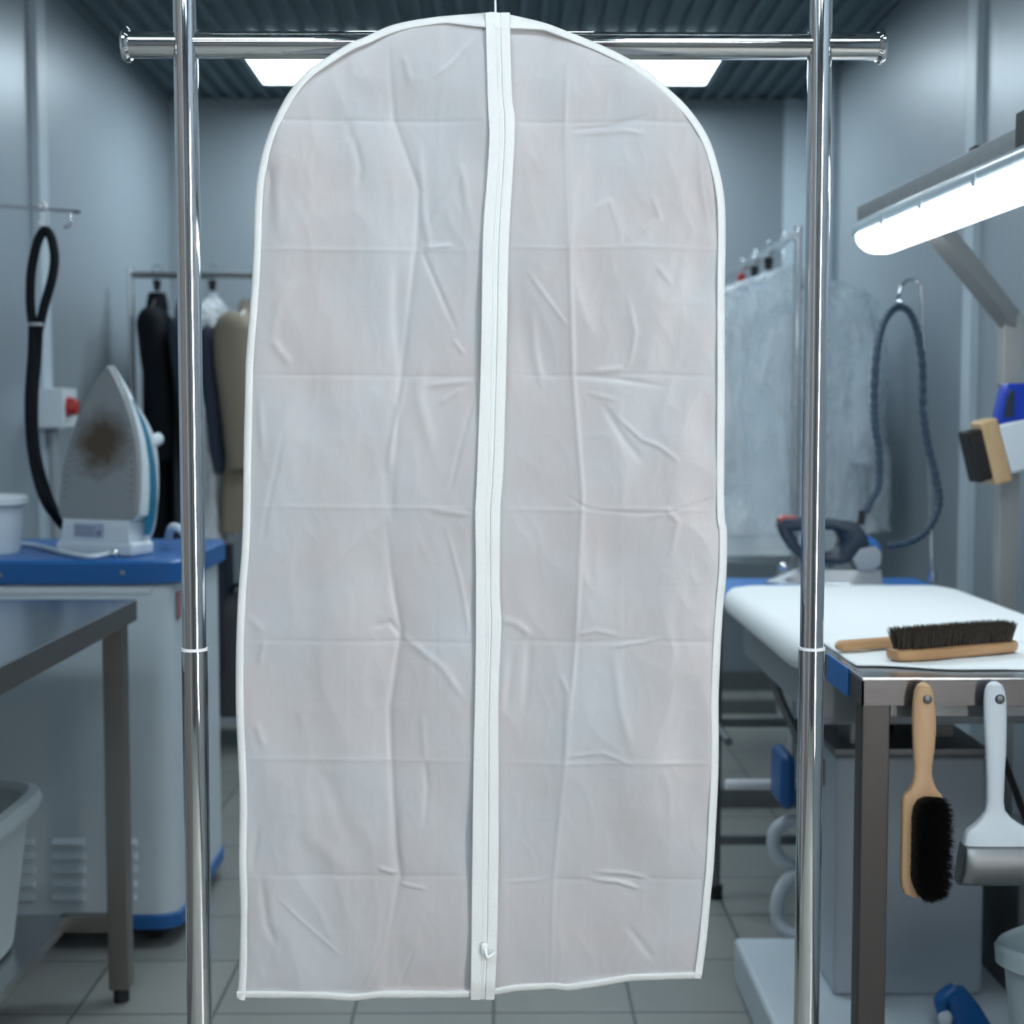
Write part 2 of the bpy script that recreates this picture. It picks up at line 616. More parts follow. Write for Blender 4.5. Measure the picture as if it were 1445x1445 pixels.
# vertical joint covers on the walls
pl = P(66, 260, 4.75)
slab('trim_1', (XL, 4.61, 0.0), (XL + 0.025, 4.70, ZC), trim_m)
slab('trim_2', (XR - 0.022, 4.12, 0.0), (XR, 4.20, ZC), trim_m)
slab('trim_3', (XR - 0.10, YB - 0.02, 0.0), (XR, YB, ZC), trim_m)
slab('trim_4', (XR - 0.03, 5.86, 0.0), (XR, 5.92, ZC), wall_r)
slab('baseboard_back', (XL, YB - 0.02, 0), (XR, YB, 0.09), steel_dark)
slab('baseboard_left', (XL, YF, 0), (XL + 0.015, YB, 0.09), steel_dark)
slab('baseboard_right', (XR - 0.015, YF, 0), (XR, YB, 0.09), steel_dark)

# ceiling lights
lt = thing('ceiling_light', 'glowing square light panel in the ceiling, left one seen under the chrome rail', 'light', (-0.70, 5.80, ZC - 0.012), 'square light panels in the ribbed ceiling')
a = MB()
for lo, hi in (((-.315, -.315, -.022), (.315, -.295, 0)), ((-.315, .295, -.022), (.315, .315, 0)), ((-.315, -.295, -.022), (-.295, .295, 0)), ((.295, -.295, -.022), (.315, .295, 0))):
    a.box(Vector(lo) + lt.location, Vector(hi) + lt.location)
a.build('frame', lightframe, lt)
MB().box(Vector((-.295, -.295, -.018)) + lt.location, Vector((.295, .295, -.002)) + lt.location).build('diffuser', light_m, lt)
dup(lt, (0.57, 5.80, ZC - 0.012), label='glowing square light panel in the ceiling, right one seen under the chrome rail')
for yy, xs_ in ((3.45, (-.07,)), (0.55, (-.70, .57)), (-1.1, (-.70, .57))):  # extra panels out of view, added to light the bag and room
    for xx in xs_:
        dup(lt, (xx, yy, ZC - 0.012), label='added square ceiling light panel out of view, above the camera side')

# ------------------------------------------------------------------ chrome garment rack
DR = 1.80
pL, pR = P(262, 64, DR), P(1157, 61, DR)
zr = (pL.z + pR.z) / 2
xl, xr = pL.x, pR.x
ztop = zr + 0.16
zj = P(272, 916, DR).z
rack = thing('garment_rail_stand', 'polished chrome tube clothes rail stand holding the white garment bag', 'clothes rack', ((xl + xr) / 2, DR, 0))
for xx in (xl, xr):
    MB().cyl((xx, DR, zj - 0.02), (xx, DR, ztop), 0.0150, 40).build('upper_post', chrome, rack)
    lp = MB().cyl((xx, DR, 0.055), (xx, DR, zj), 0.0164, 40).build('lower_post', chrome, rack)
    MB().cyl((xx, DR, zj - 0.0016), (xx, DR, zj + 0.0018), 0.0172, 40).build('joint_ring', ring_white, lp)
    f = MB().box((xx - .025, DR - .28, .03), (xx + .025, DR + .28, .062), 0.008).build('foot', chrome, rack)
    for q_ in (-.25, .25):
        MB().cyl((xx, DR + q_, 0), (xx, DR + q_, .03), .02, 16).build('foot_pad', black_rub, f)
zl = P(176, 64, DR)
zrr = P(1246, 61, DR)
DRR = DR + .0065
MB().cyl((zl.x, DRR, zr), (zrr.x, DRR, zr), 0.0168, 48).build('rail', chrome, rack)
for s, xx in ((-1, zl.x), (1, zrr.x)):
    MB().tube_exact([(xx - s * .006, DRR, zr), (xx - s * .003, DRR, zr), (xx, DRR, zr), (xx + s * .0035, DRR, zr)], [.0185, .0215, .0215, .0185], 40).build('end_cap', chrome, rack)
MB().cyl((xl - .03, DR, ztop), (xr + .03, DR, ztop), 0.0148, 32).build('top_rail', chrome, rack)

# ------------------------------------------------------------------ garment bag
DB = 1.752
KX = DB / F     # metres per photo pixel in the bag plane (about)
outL = [(18, 699), (18.4, 685), (21, 649), (25, 608), (35, 555), (53, 514), (62, 492), (83, 458), (103, 431), (138, 403), (191, 378), (244, 364), (293, 359), (346, 358), (419, 354), (508, 347), (544, 346), (627, 344), (710, 343), (777, 341), (838, 336), (921, 333), (1004, 333), (1068, 336), (1128, 338), (1211, 337), (1294, 339), (1377, 337), (1408, 335)]
outR = [(17, 699), (24, 735), (33, 771), (44, 799), (58, 835), (76, 874), (97, 910), (118, 935), (152, 971), (191, 998), (230, 1012), (277, 1022), (332, 1024), (400, 1023), (461, 1023), (571, 1023), (682, 1022), (735, 1023), (748, 1026), (811, 1025), (852, 1021), (894, 1018), (935, 1016), (991, 1014), (1081, 1014), (1170, 1010), (1225, 1007), (1266, 1003), (1322, 998), (1373, 991), (1381, 989)]
outB = [(335, 1408), (411, 1408), (455, 1409), (499, 1412), (535, 1408), (632, 1408), (688, 1406), (696, 1404), (729, 1398), (779, 1395), (801, 1398), (854, 1390), (890, 1384), (940, 1382), (989, 1381)]
zipL = [(17, 684), (42, 685), (152, 688), (194, 690), (249, 687), (332, 681), (461, 679), (544, 677), (627, 674), (682, 672), (724, 670), (783, 671), (894, 671), (977, 670), (1060, 668), (1211, 666), (1391, 664), (1409, 663)]
zipR = [(17, 720), (42, 720), (138, 723), (172, 727), (249, 724), (332, 719), (405, 717), (516, 715), (655, 711), (710, 707), (750, 706), (838, 706), (880, 708), (977, 704), (1100, 704), (1211, 704), (1322, 702), (1391, 699), (1409, 698)]


def dense(tab):
    v = spline([Vector((a, b, 0)) for a, b in tab], 6)
    out, last = [], -1e9
    for p in v:
        if p.x > last + .01:
            out.append((p.x, p.y))
            last = p.x
    return out


def dense_xy(pts):
    return [(p.x, p.y) for p in spline([Vector((a, b, 0)) for a, b in pts], 6)]


def seg_d(px, py, a, b):
    vx, vy = b[0] - a[0], b[1] - a[1]
    L2 = vx * vx + vy * vy
    t = ((px - a[0]) * vx + (py - a[1]) * vy) / L2
    tc = max(0.0, min(1.0, t))
    dx, dy = px - (a[0] + vx * tc), py - (a[1] + vy * tc)
    L = math.sqrt(L2)
    return math.hypot(dx, dy), ((px - a[0]) * vy - (py - a[1]) * vx) / L, tc


# creases in the bag's own millimetre-like sheet units: points, height, core width, shoulder height, shoulder width
CR = []


def cr(pts, h, w=3.0, sh=0.0, sw=30.0):
    xs = [p[0] for p in pts]; ys = [p[1] for p in pts]
    R = max(w * 3, sw * 2.6 if sh else 0)
    CR.append((pts, h, w, sh, sw, (min(xs) - R, max(xs) + R, min(ys) - R, max(ys) + R)))


for k, (yl, yr) in enumerate(((170, 175), (352, 352), (529, 531), (714, 720), (903, 905), (1069, 1076), (1232, 1240))):
    s = 1 if k % 2 else -1
    cr([(345, yl), (480, yl + 1), (560, yl + 2), (682, yl + 3)], s * 0.42, 2.4, s * 1.0, 30)
    cr([(706, yr - 2), (810, yr), (900, yr - 3), (1020, yr + 1)], s * 0.42, 2.4, s * 1.0, 30)
cr([(800, 40), (797, 180), (803, 350), (808, 530), (821, 700), (812, 900), (797, 1070), (781, 1240), (777, 1396)], 0.8, 3.0, 2.4, 22)
cr([(548, 60), (556, 170), (592, 270), (588, 350), (565, 540), (553, 730)], -0.7, 4.0, -2.6, 24)
cr([(545, 740), (555, 830), (566, 890), (550, 1000), (556, 1150), (565, 1235), (548, 1320), (545, 1400)], -0.9, 4.0, -2.8, 20)
cr([(596, 355), (615, 400), (642, 462)], -1.6, 3.5, 1.2, 14)
cr([(592, 205), (597, 300), (606, 350)], 1.4, 5, 0, 10)
cr([(668, 565), (650, 630), (636, 690)], -1.4, 3, 0.8, 12)
cr([(640, 480), (655, 500)], 1.0, 3)
cr([(571, 540), (558, 600), (548, 660)], 1.6, 4, 0, 10)
cr([(546, 655), (551, 725)], -1.6, 8, 0, 10)
cr([(402, 610), (392, 660), (376, 730), (372, 760)], -1.3, 4, 1.4, 14)
cr([(367, 560), (372, 640)], 1.2, 5)
cr([(445, 824), (500, 770), (545, 726)], 0.9, 1.8, 1.0, 16)
cr([(565, 895), (625, 940), (655, 985)], 1.1, 5, 0, 8)
cr([(528, 885), (550, 878), (568, 900)], -1.2, 4)
cr([(600, 1072), (604, 1110), (600, 1160)], -1.4, 3.5, 0, 10)
cr([(560, 1130), (556, 1180), (562, 1228)], -1.6, 6)
cr([(535, 1222), (558, 1230)], 1.6, 3)
cr([(566, 1245), (600, 1252)], 1.4, 2.4)
cr([(584, 1340), (572, 1370), (560, 1405)], -1.5, 2.2, 0.8, 10)
cr([(556, 1260), (546, 1330), (512, 1398)], 1.3, 5, 1.0, 16)
cr([(370, 1240), (378, 1300), (388, 1325)], -1.6, 5, 0, 10)
cr([(364, 1170), (356, 1225)], -1.4, 4)
cr([(395, 1265), (440, 1310), (480, 1345)], 0.7, 2.2)
cr([(870, 588), (905, 620), (930, 630), (954, 648)], 1.5, 3, 0, 10)
cr([(850, 570), (880, 620), (905, 650)], -1.2, 5)
cr([(812, 530), (870, 535), (935, 545)], -1.1, 3.5)
cr([(830, 555), (870, 565)], 0.9, 3)
cr([(745, 385), (770, 420), (800, 460)], 1.0, 3, 0, 8)
cr([(750, 440), (755, 500), (765, 545)], 1.5, 6)
cr([(885, 420), (895, 470), (888, 510), (880, 520)], 1.1, 4)
cr([(880, 520), (840, 525)], 1.1, 4)
cr([(925, 375), (945, 400)], 1.0, 4)
cr([(805, 185), (860, 180), (910, 165)], -1.1, 3)
cr([(815, 190), (880, 186), (905, 190)], 1.0, 3)
cr([(820, 320), (840, 295), (860, 285), (872, 320), (875, 345)], 1.0, 4)
cr([(920, 280), (930, 310), (905, 330)], 1.1, 4)
cr([(988, 190), (990, 260), (1002, 320)], 1.4, 6, 0, 10)
cr([(800, 700), (830, 718), (900, 724), (945, 722), (1020, 700)], -0.9, 2.4)
cr([(915, 730), (940, 720), (955, 735), (945, 780)], 1.1, 4)
cr([(700, 870), (730, 880), (748, 895)], 1.2, 5)
cr([(748, 900), (745, 950), (740, 1000)], -1.2, 6)
cr([(725, 920), (715, 1000)], -0.9, 6)
cr([(810, 895), (840, 888), (870, 895)], 1.1, 3)
cr([(860, 912), (930, 900)], 1.2, 2.6)
cr([(790, 950), (800, 975), (797, 1070)], 1.4, 4)
cr([(865, 920), (872, 990), (890, 1060)], 1.1, 6)
cr([(800, 1065), (850, 1060), (890, 1075)], 1.0, 3)
cr([(830, 1238), (870, 1242), (900, 1252)], 2.0, 2.6)
cr([(840, 1228), (880, 1230), (915, 1238)], 1.6, 2.4)
cr([(720, 1243), (780, 1238)], 0.9, 2.5)
cr([(885, 1305), (905, 1330), (920, 1350)], -1.0, 5)
cr([(385, 480), (395, 425), (420, 395)], 1.4, 7, 0, 10)
cr([(385, 480), (410, 515)], 1.4, 6)
cr([(395, 330), (392, 270), (400, 220)], 1.5, 8)
cr([(378, 290), (382, 260), (378, 230)], -1.6, 5)
cr([(500, 195), (510, 240), (505, 260)], -1.5, 5)
cr([(490, 170), (495, 200)], -1.0, 6)
cr([(615, 110), (640, 90), (665, 60)], 1.1, 4)
cr([(580, 120), (570, 80)], 1.0, 5)
cr([(600, 330), (650, 240), (668, 330)], 1.0, 6)
cr([(598, 350), (640, 348)], 1.3, 3)
cr([(562, 370), (560, 450), (563, 520)], -1.5, 9)
cr([(600, 500), (592, 560), (610, 640)], 1.2, 8)
cr([(600, 545), (640, 540), (665, 538)], 1.2, 4)
cr([(620, 570), (655, 548)], 1.0, 4)
cr([(612, 720), (660, 725)], 1.4, 4)
cr([(630, 745), (650, 820), (662, 890)], 1.0, 3)
cr([(362, 1020), (372, 1050)], 1.2, 5)
cr([(374, 905), (366, 935)], 1.2, 4)
cr([(596, 1010), (600, 1070)], 1.1, 4)
cr([(350, 870), (372, 890)], 1.0, 6)
cr([(430, 1080), (440, 1180), (500, 1235)], 1.2, 12)
cr([(500, 1190), (470, 1120), (460, 1085)], -1.3, 12)


def sheet(px, py, side=1):
    """height of the crumpled sheet, in metres, towards the front"""
    h = 0.0
    for pts, A, w, sh, sw, bb in CR:
        A = A * .95
        if px < bb[0] or px > bb[1] or py < bb[2] or py > bb[3]:
            continue
        best = (1e9, 0, 0)
        n = len(pts) - 1
        for i in range(n):
            d, sd, t = seg_d(px, py, pts[i], pts[i + 1])
            if d < best[0]:
                best = (d, sd, (i + t) / n)
        d, sd, t = best
        e = min(1.0, 4 * t + 0.25, 4 * (1 - t) + 0.25)
        h += A * e * math.exp(-(d / w) ** 2)
        if sh:
            h += sh * e * math.exp(-d / sw)
    q = Vector((px * 0.006, py * 0.0035, 3.1 * side))
    h += 5.5 * noise.noise(q) + 3.0 * noise.noise(q * 2.3)
    # per fold-cell tilt
    q2 = Vector((px * 0.017, py * 0.009, 8.0))
    h += 0.9 * (abs(noise.noise(q2)) * -2)
    q3 = Vector((px * 0.034 + 0.6 * noise.noise(q2 * 1.5), py * 0.021, 1.0))
    h += 0.30 * (0.5 - abs(noise.noise(q3)) * 2)
    return h * 0.001


def bag_edge(py):
    return lerp(outL, py), lerp(outR, py)


def bottom_y(px):
    return lerp(outB, px)


TOPV = 17.0
SHK = 1.45
outline0 = dense_xy([(x, y) for y, x in reversed(outL)])[:-1] + dense_xy([(x, y) for y, x in outR])
outL, outR, zipL, zipR = dense(outL), dense(outR), dense(zipL), dense(zipR)
NR, NC = 640, 150
TOPX = [(x, y) for y, x in reversed(outL) if y < 300] + [(x, y) for y, x in outR[1:] if y < 280]


def half_panel(side, front=True, nr=NR, nc=NC):
    b = MB()
    rows = []
    for i in range(nr + 1):
        v = i / nr
        row = []
        for j in range(nc + 1):
            u = j / nc
            # the row follows the bottom hem's slant near the bottom
            py = TOPV + (1412 - TOPV) * v
            eL, eR = bag_edge(min(py, 1381 if side > 0 else 1408))
            if side < 0:
                px = eL + (700 - eL) * u
            else:
                px = 690 + (eR - 690) * u
            by = bottom_y(px)
            k = max(0.0, (py - 1250) / (1412 - 1250))
            py2 = py + (by - 1412) * k
            # distance from outer edge for pillow
            ed = min((px - eL), (eR - px), (by - py2), (py2 - lerp(TOPX, px)))
            pil = 0.006 * (1 - math.exp(-max(0, ed) / 24))
            if front:
                fade = min(1.0, max(0.0, ed) / 14)
                y = DB - 0.001 - pil - SHK * sheet(px, py2) * (0.1 + 0.9 * fade)
            else:
                y = DB + 0.002 + pil + 0.5 * sheet(px, py2, 2)
            p = P(px, py2, DB)
            row.append(b.bm.verts.new((p.x, y, p.z)))
        rows.append(row)
    for r0, r1 in zip(rows, rows[1:]):
        for j in range(nc):
            b.bm.faces.new((r0[j], r1[j], r1[j + 1], r0[j + 1]))
    return b


bag = thing('garment_bag', 'long frosted white garment bag with white piping and centre zip hanging in the middle', 'garment bag', P(700, 18, DB))
fl = half_panel(-1).build('front_panel', bag_vinyl, bag, sharp=180)
fr = half_panel(1).build('front_panel', bag_vinyl, bag, sharp=180)
bk = half_panel(-1, False, 120, 40)
bk2 = half_panel(1, False, 120, 40)
me = bpy.data.meshes.new('t'); bk2.bm.to_mesh(me); bk.bm.from_mesh(me); bpy.data.meshes.remove(me); bk2.bm.free()
bk.build('back_panel', bag_vinyl, bag, sharp=180)


# piping: a flattened folded tape swept round the outline
def outline_pts():
    return outline0


def resample(pts, step):
    out = [pts[0]]
    for a, b in zip(pts, pts[1:]):
        L = math.hypot(b[0] - a[0], b[1] - a[1])
        n = max(1, int(L / step))
        for i in range(1, n + 1):
            out.append((a[0] + (b[0] - a[0]) * i / n, a[1] + (b[1] - a[1]) * i / n))
    return out


def smooth2(pts, it=3):
    for _ in range(it):
        pts = [pts[0]] + [((a[0] + 2 * b[0] + c[0]) / 4, (a[1] + 2 * b[1] + c[1]) / 4) for a, b, c in zip(pts, pts[1:], pts[2:])] + [pts[-1]]
    return pts


def binding(pts, wfun, name, parent, closed=False, front=0.0045):
    """flat tape folded over the edge: outer line pts, width to the inside"""
    b = MB()
    rings = []
    n = len(pts)
    for i in range(n):
        a, c = pts[max(0, i - 2)], pts[min(n - 1, i + 2)]
        tx, ty = c[0] - a[0], c[1] - a[1]
        L = math.hypot(tx, ty) or 1
        nx, ny = -ty / L, tx / L       # to the inside (outline runs clockwise)
        w = wfun(i / (n - 1), pts[i])
        wob = 0.0005 * math.sin(i * 0.37) + 0.0004 * math.sin(i * 0.11)
        ring = []
        for u, y in ((0, 0), (0.08, -front * .7), (0.3, -front), (0.8, -front - .0012), (1.0, -front - .0002), (1.0, front), (0.7, front), (0.08, front * .7)):
            p = P(pts[i][0] + nx * w * u, pts[i][1] + ny * w * u, DB)
            bulge = 0.0 if u < 0.5 else 0.0008 + max(0.0, w - 11.6) * .00055
            ring.append(Vector((p.x, DB + y + wob - bulge * (1 if y < 0 else -1), p.z)))
        rings.append(ring)
    b.rings(rings)
    return b.build(name, tape_white, parent, sharp=60)


op = smooth2(resample(outline_pts(), 5), 4)


def wf(t, p):
    x, y = p
    base = 11.5
    if y < 60 and 600 < x < 790:
        dx = abs(x - 700)
        base += 16 * max(0, 1 - dx / 70)
    return base


binding(op, wf, 'piping', bag)
hb = smooth2(resample(list(reversed(outB)), 5), 1)
binding(hb, lambda t, p: 10.5, 'hem', bag, front=0.0048)

# zip band: two tapes, coil and slider
def band(x0f, x1f, name, mat, y0, y1, par, ytop=21.0, ybot=1408, step=6, ribs=0):
    b = MB()
    rings = []
    y = ytop
    while y <= ybot:
        a, c = x0f(y), x1f(y)
        pa, pc = P(a, y, DB), P(c, y, DB)
        w = 0.0012 * noise.noise(Vector((y * 0.012, 0, 5)))
        th = y1 - y0
        sh = 0.0075 * math.exp(0) * min(1, (1412 - y) / 30, (y - 10) / 30) if True else 0
        f = DB - 0.003 - max(0, sh) + w
        mid = (pa + pc) / 2
        ring = [Vector((pa.x, f + y1, pa.z)), Vector((pa.x, f + y0 + th * .4, pa.z)), Vector((pa.x * .93 + pc.x * .07, f + y0, pa.z)), Vector((mid.x, f + y0 - .0004, mid.z)), Vector((pa.x * .07 + pc.x * .93, f + y0, pc.z)), Vector((pc.x, f + y0 + th * .4, pc.z)), Vector((pc.x, f + y1, pc.z))]
        rings.append(ring)
        y += step
    b.rings(rings)
    return b.build(name, mat, par, sharp=60)


L_, R_ = (lambda y: lerp(zipL, y)), (lambda y: lerp(zipR, y))
mixf = lambda t: (lambda y: L_(y) + (R_(y) - L_(y)) * t)
zt = band(mixf(0), mixf(0.425), 'zip_tape', tape_white, -0.0042, 0.004, bag)
zt2 = band(mixf(0.60), mixf(1.0), 'zip_tape', tape_white, -0.0042, 0.004, bag)
band(mixf(0.2), mixf(0.8), 'zip_backing', tape_white, -0.0022, 0.004, bag)
zc = band(mixf(0.44), mixf(0.50), 'zip_coil', zip_white, -0.0030, 0.004, bag, ytop=22, ybot=1404)
band(mixf(0.51), mixf(0.58), 'zip_coil', zip_white, -0.0034, 0.004, bag, ytop=22, ybot=1404)
sp_ = P(684, 1330, DB)
zy = DB - 0.018
s = MB().box((sp_.x - .004, zy - .003, sp_.z - .008), (sp_.x + .004, zy + .001, sp_.z + .006), .0015).build('zip_slider', zip_white, bag)
t_ = P(688, 1336, DB)
MB().tube([(sp_.x, zy - .004, sp_.z), (t_.x, zy - .006, t_.z - .004), (t_.x + .006, zy - .004, t_.z - .002), (t_.x + .010, zy - .003, t_.z + .002)], .0016, 8, smooth=4).build('pull_tab', zip_white, s)

# hanger inside the bag: white wire
hp = P(699, 20, DB)
hang = thing('clothes_hanger', 'thin white wire hanger whose hook rises from the top of the garment bag', 'hanger', hp)
MB().tube([hp - Z * .02, hp + Z * .012, (hp.x - .0015, DB + .012, hp.z + .05), (hp.x - .004, DB + .018, hp.z + .085), (hp.x - .002, DR - .0195, ztop - .012), (hp.x, DR - .017, ztop + .007), (hp.x, DR, ztop + .0175), (hp.x, DR + .018, ztop + .004), (hp.x, DR + .019, ztop - .01)], .0013, 8, smooth=6).build('hook', white_wire, hang)
h1, h2 = P(500, 122, DB) + Y * .002, P(885, 132, DB) + Y * .002
hq = hp - Z * .02 + Y * .002
MB().tube([hq, h1, h1 + Vector((.015, 0, -.012)), h2 + Vector((-.015, 0, -.012)), h2, hq], .0013, 8).build('shoulder_wire', white_wire, hang)

# ------------------------------------------------------------------ left steel table
lt_ = thing('steel_worktable', 'stainless steel worktable with undershelf at the left edge of the picture', 'table', (-1.12, 2.45, 0))
x0, x1, y0, y1, zt_ = -1.47, -0.778, 1.80, 3.02, 0.868
a = MB().box((x0, y0, zt_ - .004), (x1, y1, zt_), .0015)
a.build('tabletop', steel_t, lt_)
a = MB()
a.box((x1 - .003, y0, zt_ - .045), (x1, y1, zt_ - .003)).box((x0, y1 - .003, zt_ - .045), (x1, y1, zt_ - .003)).box((x0, y0, zt_ - .045), (x1, y0 + .003, zt_ - .003)).box((x0, y0, zt_ - .045), (x0 + .003, y1, zt_ - .003))
a.build('apron', steel_leg, lt_)
for lx in (x1 - .062, x0 + .02):
    for ly in (y1 - .05, y0 + .01):
        lg = MB().box((lx, ly, .03), (lx + .044, ly + .044, zt_ - .04), .003).build('leg', steel_leg, lt_)
        MB().cyl((lx + .022, ly + .022, 0), (lx + .022, ly + .022, .032), .017, 16).build('levelling_foot', black_rub, lg)
sx1 = -0.925
MB().box((x0 + .04, y0 + .02, .165), (sx1, y1 - .03, .19), .003).build('undershelf', steel_t, lt_)
for yq in (y1 - .045, y0 + .015):
    MB().box((sx1 - .02, yq, .155), (x1 - .03, yq + .03, .19), .002).build('shelf_rail', steel_leg, lt_)


def rrect(cx, cy, hx, hy, z, n=6, seg=40):
    return ering((cx, cy, z), X, Y, hx, hy, n, seg)


# white tub on the shelf
tb = thing('storage_tub', 'milky white plastic tub with rolled rim on the lower shelf at far left', 'tub', (-1.19, 2.56, .19))
cx, cy = -1.19, 2.60
a = MB()
rr_ = []
for z, k in ((.192, .205), (.20, .215), (.35, .232), (.478, .245)):
    rr_.append(rrect(cx, cy, k, k + .055, z))
for z, k in ((.478, .238), (.35, .226), (.21, .208)):
    rr_.append(rrect(cx, cy, k, k + .055, z))
a.rings(rr_)
a.build('body', tub_m, tb)
a = MB()
a.rings([rrect(cx, cy, .236, .291, .470), rrect(cx, cy, .262, .317, .468), rrect(cx, cy, .268, .323, .485), rrect(cx, cy, .262, .317, .503), rrect(cx, cy, .245, .300, .507), rrect(cx, cy, .234, .289, .495), rrect(cx, cy, .236, .291, .470)], cap=False)
a.build('rim', tub_m, tb)

# ------------------------------------------------------------------ steam generator cabinet
cb = thing('steam_cabinet', 'white equipment cabinet with blue top slab and louvred front on the left', 'cabinet', (-1.13, 3.55, 0))
cx0, cx1, cy0, cy1 = -1.455, -0.765, 3.30, 3.88
ztp = 0.925
hx, hy, cx, cy = (cx1 - cx0) / 2, (cy1 - cy0) / 2, (cx0 + cx1) / 2, (cy0 + cy1) / 2
a = MB()
a.rings([rrect(cx, cy, hx, hy, z, 14, 64) for z in (.078, .87)])
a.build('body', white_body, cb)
a = MB()
a.rings([rrect(cx, cy, hx + e, hy + e, z, 14, 64) for z, e in ((.868, .012), (.873, .018), (.918, .018), (ztp, .010))])
a.build('top_slab', blue_pl, cb)
a = MB()
a.rings([rrect(cx, cy, hx + e, hy + e, z, 14, 64) for z, e in ((.042, -.008), (.046, .006), (.076, .006), (.080, .0))])
a.build('base_skirt', blue_pl, cb)
for qx in (cx1 - .07, cx0 + .08):
    for qy in (cy0 + .07, cy1 - .07):
        w = MB().box((qx - .018, qy - .018, .026), (qx + .018, qy + .018, .048), .003).build('caster', steel_dark, cb)
        MB().cyl((qx - .014, qy, .019), (qx + .014, qy, .019), .019, 20).build('wheel', black_rub, w)
# louvres
for (pa, pb) in ((20, 50), (74, 121), (176, 194)):
    for k in range(5):
        py = 1188 + k * 19.5
        A, B = P(pa, py, cy0 - .001), P(pb, py, cy0 - .001)
        a = MB()
        a.prism([(A.x, cy0 + .004, A.z + .010), (A.x, cy0 - .001, A.z + .009), (A.x, cy0 - .013, A.z - .003), (A.x, cy0 - .011, A.z - .008), (A.x, cy0 + .004, A.z - .009)], (B.x - A.x, 0, 0), .002)
        a.build('louvre', white_body, cb)
# screws on the slab and red mark on the side
bp = P(173, 808, cy0 - .018)
MB().cyl(bp + Y * .004, bp - Y * .004, .006, 16).build('slab_screw', chrome_bg, cb)
bp = P(1, 812, cy0 - .018)
MB().cyl(bp + Y * .004, bp - Y * .004, .006, 16).build('slab_screw', chrome_bg, cb)
MB().box((cx1 - .001, 3.335, .78), (cx1 + .003, 3.375, .845), .001).build('red_indicator', stain_m, cb)['label'] = 'small faded red indicator plate'
# back bar behind slab (white bumper under slab front)
MB().box((cx0 + .03, cy0 - .006, .845), (cx1 - .05, cy0 + .004, .862), .003).build('trim_strip', white_pl, cb)

# ------------------------------------------------------------------ standing iron
yaw = math.radians(-22)
iron = thing('clothes_iron', 'large white and teal iron standing on its heel with a stained soleplate', 'iron', (0, 0, 0))
HH = 0.455


KW = 1.20
SHEAR = 0.15


def shear(mb):
    for v in mb.bm.verts:
        v.co.y += SHEAR * max(0.0, v.co.z - .05)
    return mb


def swid(h):
    return KW * swid0(h)


def swid0(h):   # half width of soleplate by height above the heel
    return lerp([(.085, .080), (.09, .090), (.105, .094), (.16, .094), (.22, .090), (.28, .080), (.33, .065), (.38, .045), (.42, .025), (.445, .010), (.455, .002)], h)


a = MB()
out = []
hs = [.088 + (.452 - .088) * i / 24 for i in range(25)]
for h in hs:
    out.append((swid(h), 0, h))
for h in reversed(hs):
    out.append((-swid(h), 0, h))
a.prism([Vector(p) for p in out], (0, .014, 0), .003)
sole = shear(a).build('soleplate', sole_m, iron)
sole['label'] = 'metal soleplate with a brown burn stain'
for s in (-1, 1):
    a = MB()
    for k in range(11):
        h = .14 + k * .017
        w = swid(h) - .017
        a.cyl((s * w, -.0006, h), (s * w, .0005, h), .0032, 8)
        if k % 2:
            a.cyl((s * (w - .013), -.0006, h + .006), (s * (w - .013), .0005, h + .006), .0022, 8)
    shear(a).build('steam_holes', steel_dark, iron)
# shell behind the sole
a = MB()
rg = []
TT = lambda h: 1.12 * lerp([(0, .150), (.03, .160), (.1, .150), (.2, .128), (.30, .092), (.38, .052), (.43, .026), (.456, .016)], h)
for i in range(30):
    h = .004 + (.458 - .004) * i / 29
    w = swid(max(h, .1)) + .006 if h > .09 else .094 + (.09 - h) * .12
    t = TT(h)
    y0_ = .012 if h > .088 else .0
    ring = []
    for (u, v) in ((-1, 0), (-1.03, .25), (-1.0, .5), (-.86, .78), (-.45, 1), (.45, 1), (.86, .78), (1.0, .5), (1.03, .25), (1, 0)):
        ring.append(Vector((u * w, y0_ + v * (t - y0_) * .74, h)))
    rg.append(ring)
a.rings(rg)
shell = shear(a).build('body_shell', iron_white, iron)
# heel plate base
MB().box((-.116, -.004, 0), (.112, .085, .034), .010, 3).build('heel', iron_white, iron)
# teal side panels
for s in (-1, 1):
    a = MB()
    rg = []
    for i in range(20):
        h = .05 + (.375 - .05) * i / 19
        w = (swid(max(h, .1)) + .006)
        t = (TT(h) - .012) * .74
        f0, f1 = .24, .24 + .42 * math.sin(PI * min(1, (i + .6) / 19)) ** .6
        pts = []
        for v, push in ((f0, .0006), ((f0 + f1) / 2, .0045), (f1, .0030)):
            uu = lerp([(0, 1), (.25, 1.03), (.5, 1.0), (.78, .86), (1, .45)], v)
            pts.append(Vector((s * (w * uu + push), .012 + v * (t - .0), h)))
        for v in (f1, f0):
            uu = lerp([(0, 1), (.25, 1.03), (.5, 1.0), (.78, .86), (1, .45)], v)
            pts.append(Vector((s * (w * uu - .008), .012 + v * t - .002, h)))
        rg.append(pts)
    a.rings(rg)
    shear(a).build('side_panel', iron_teal, iron)
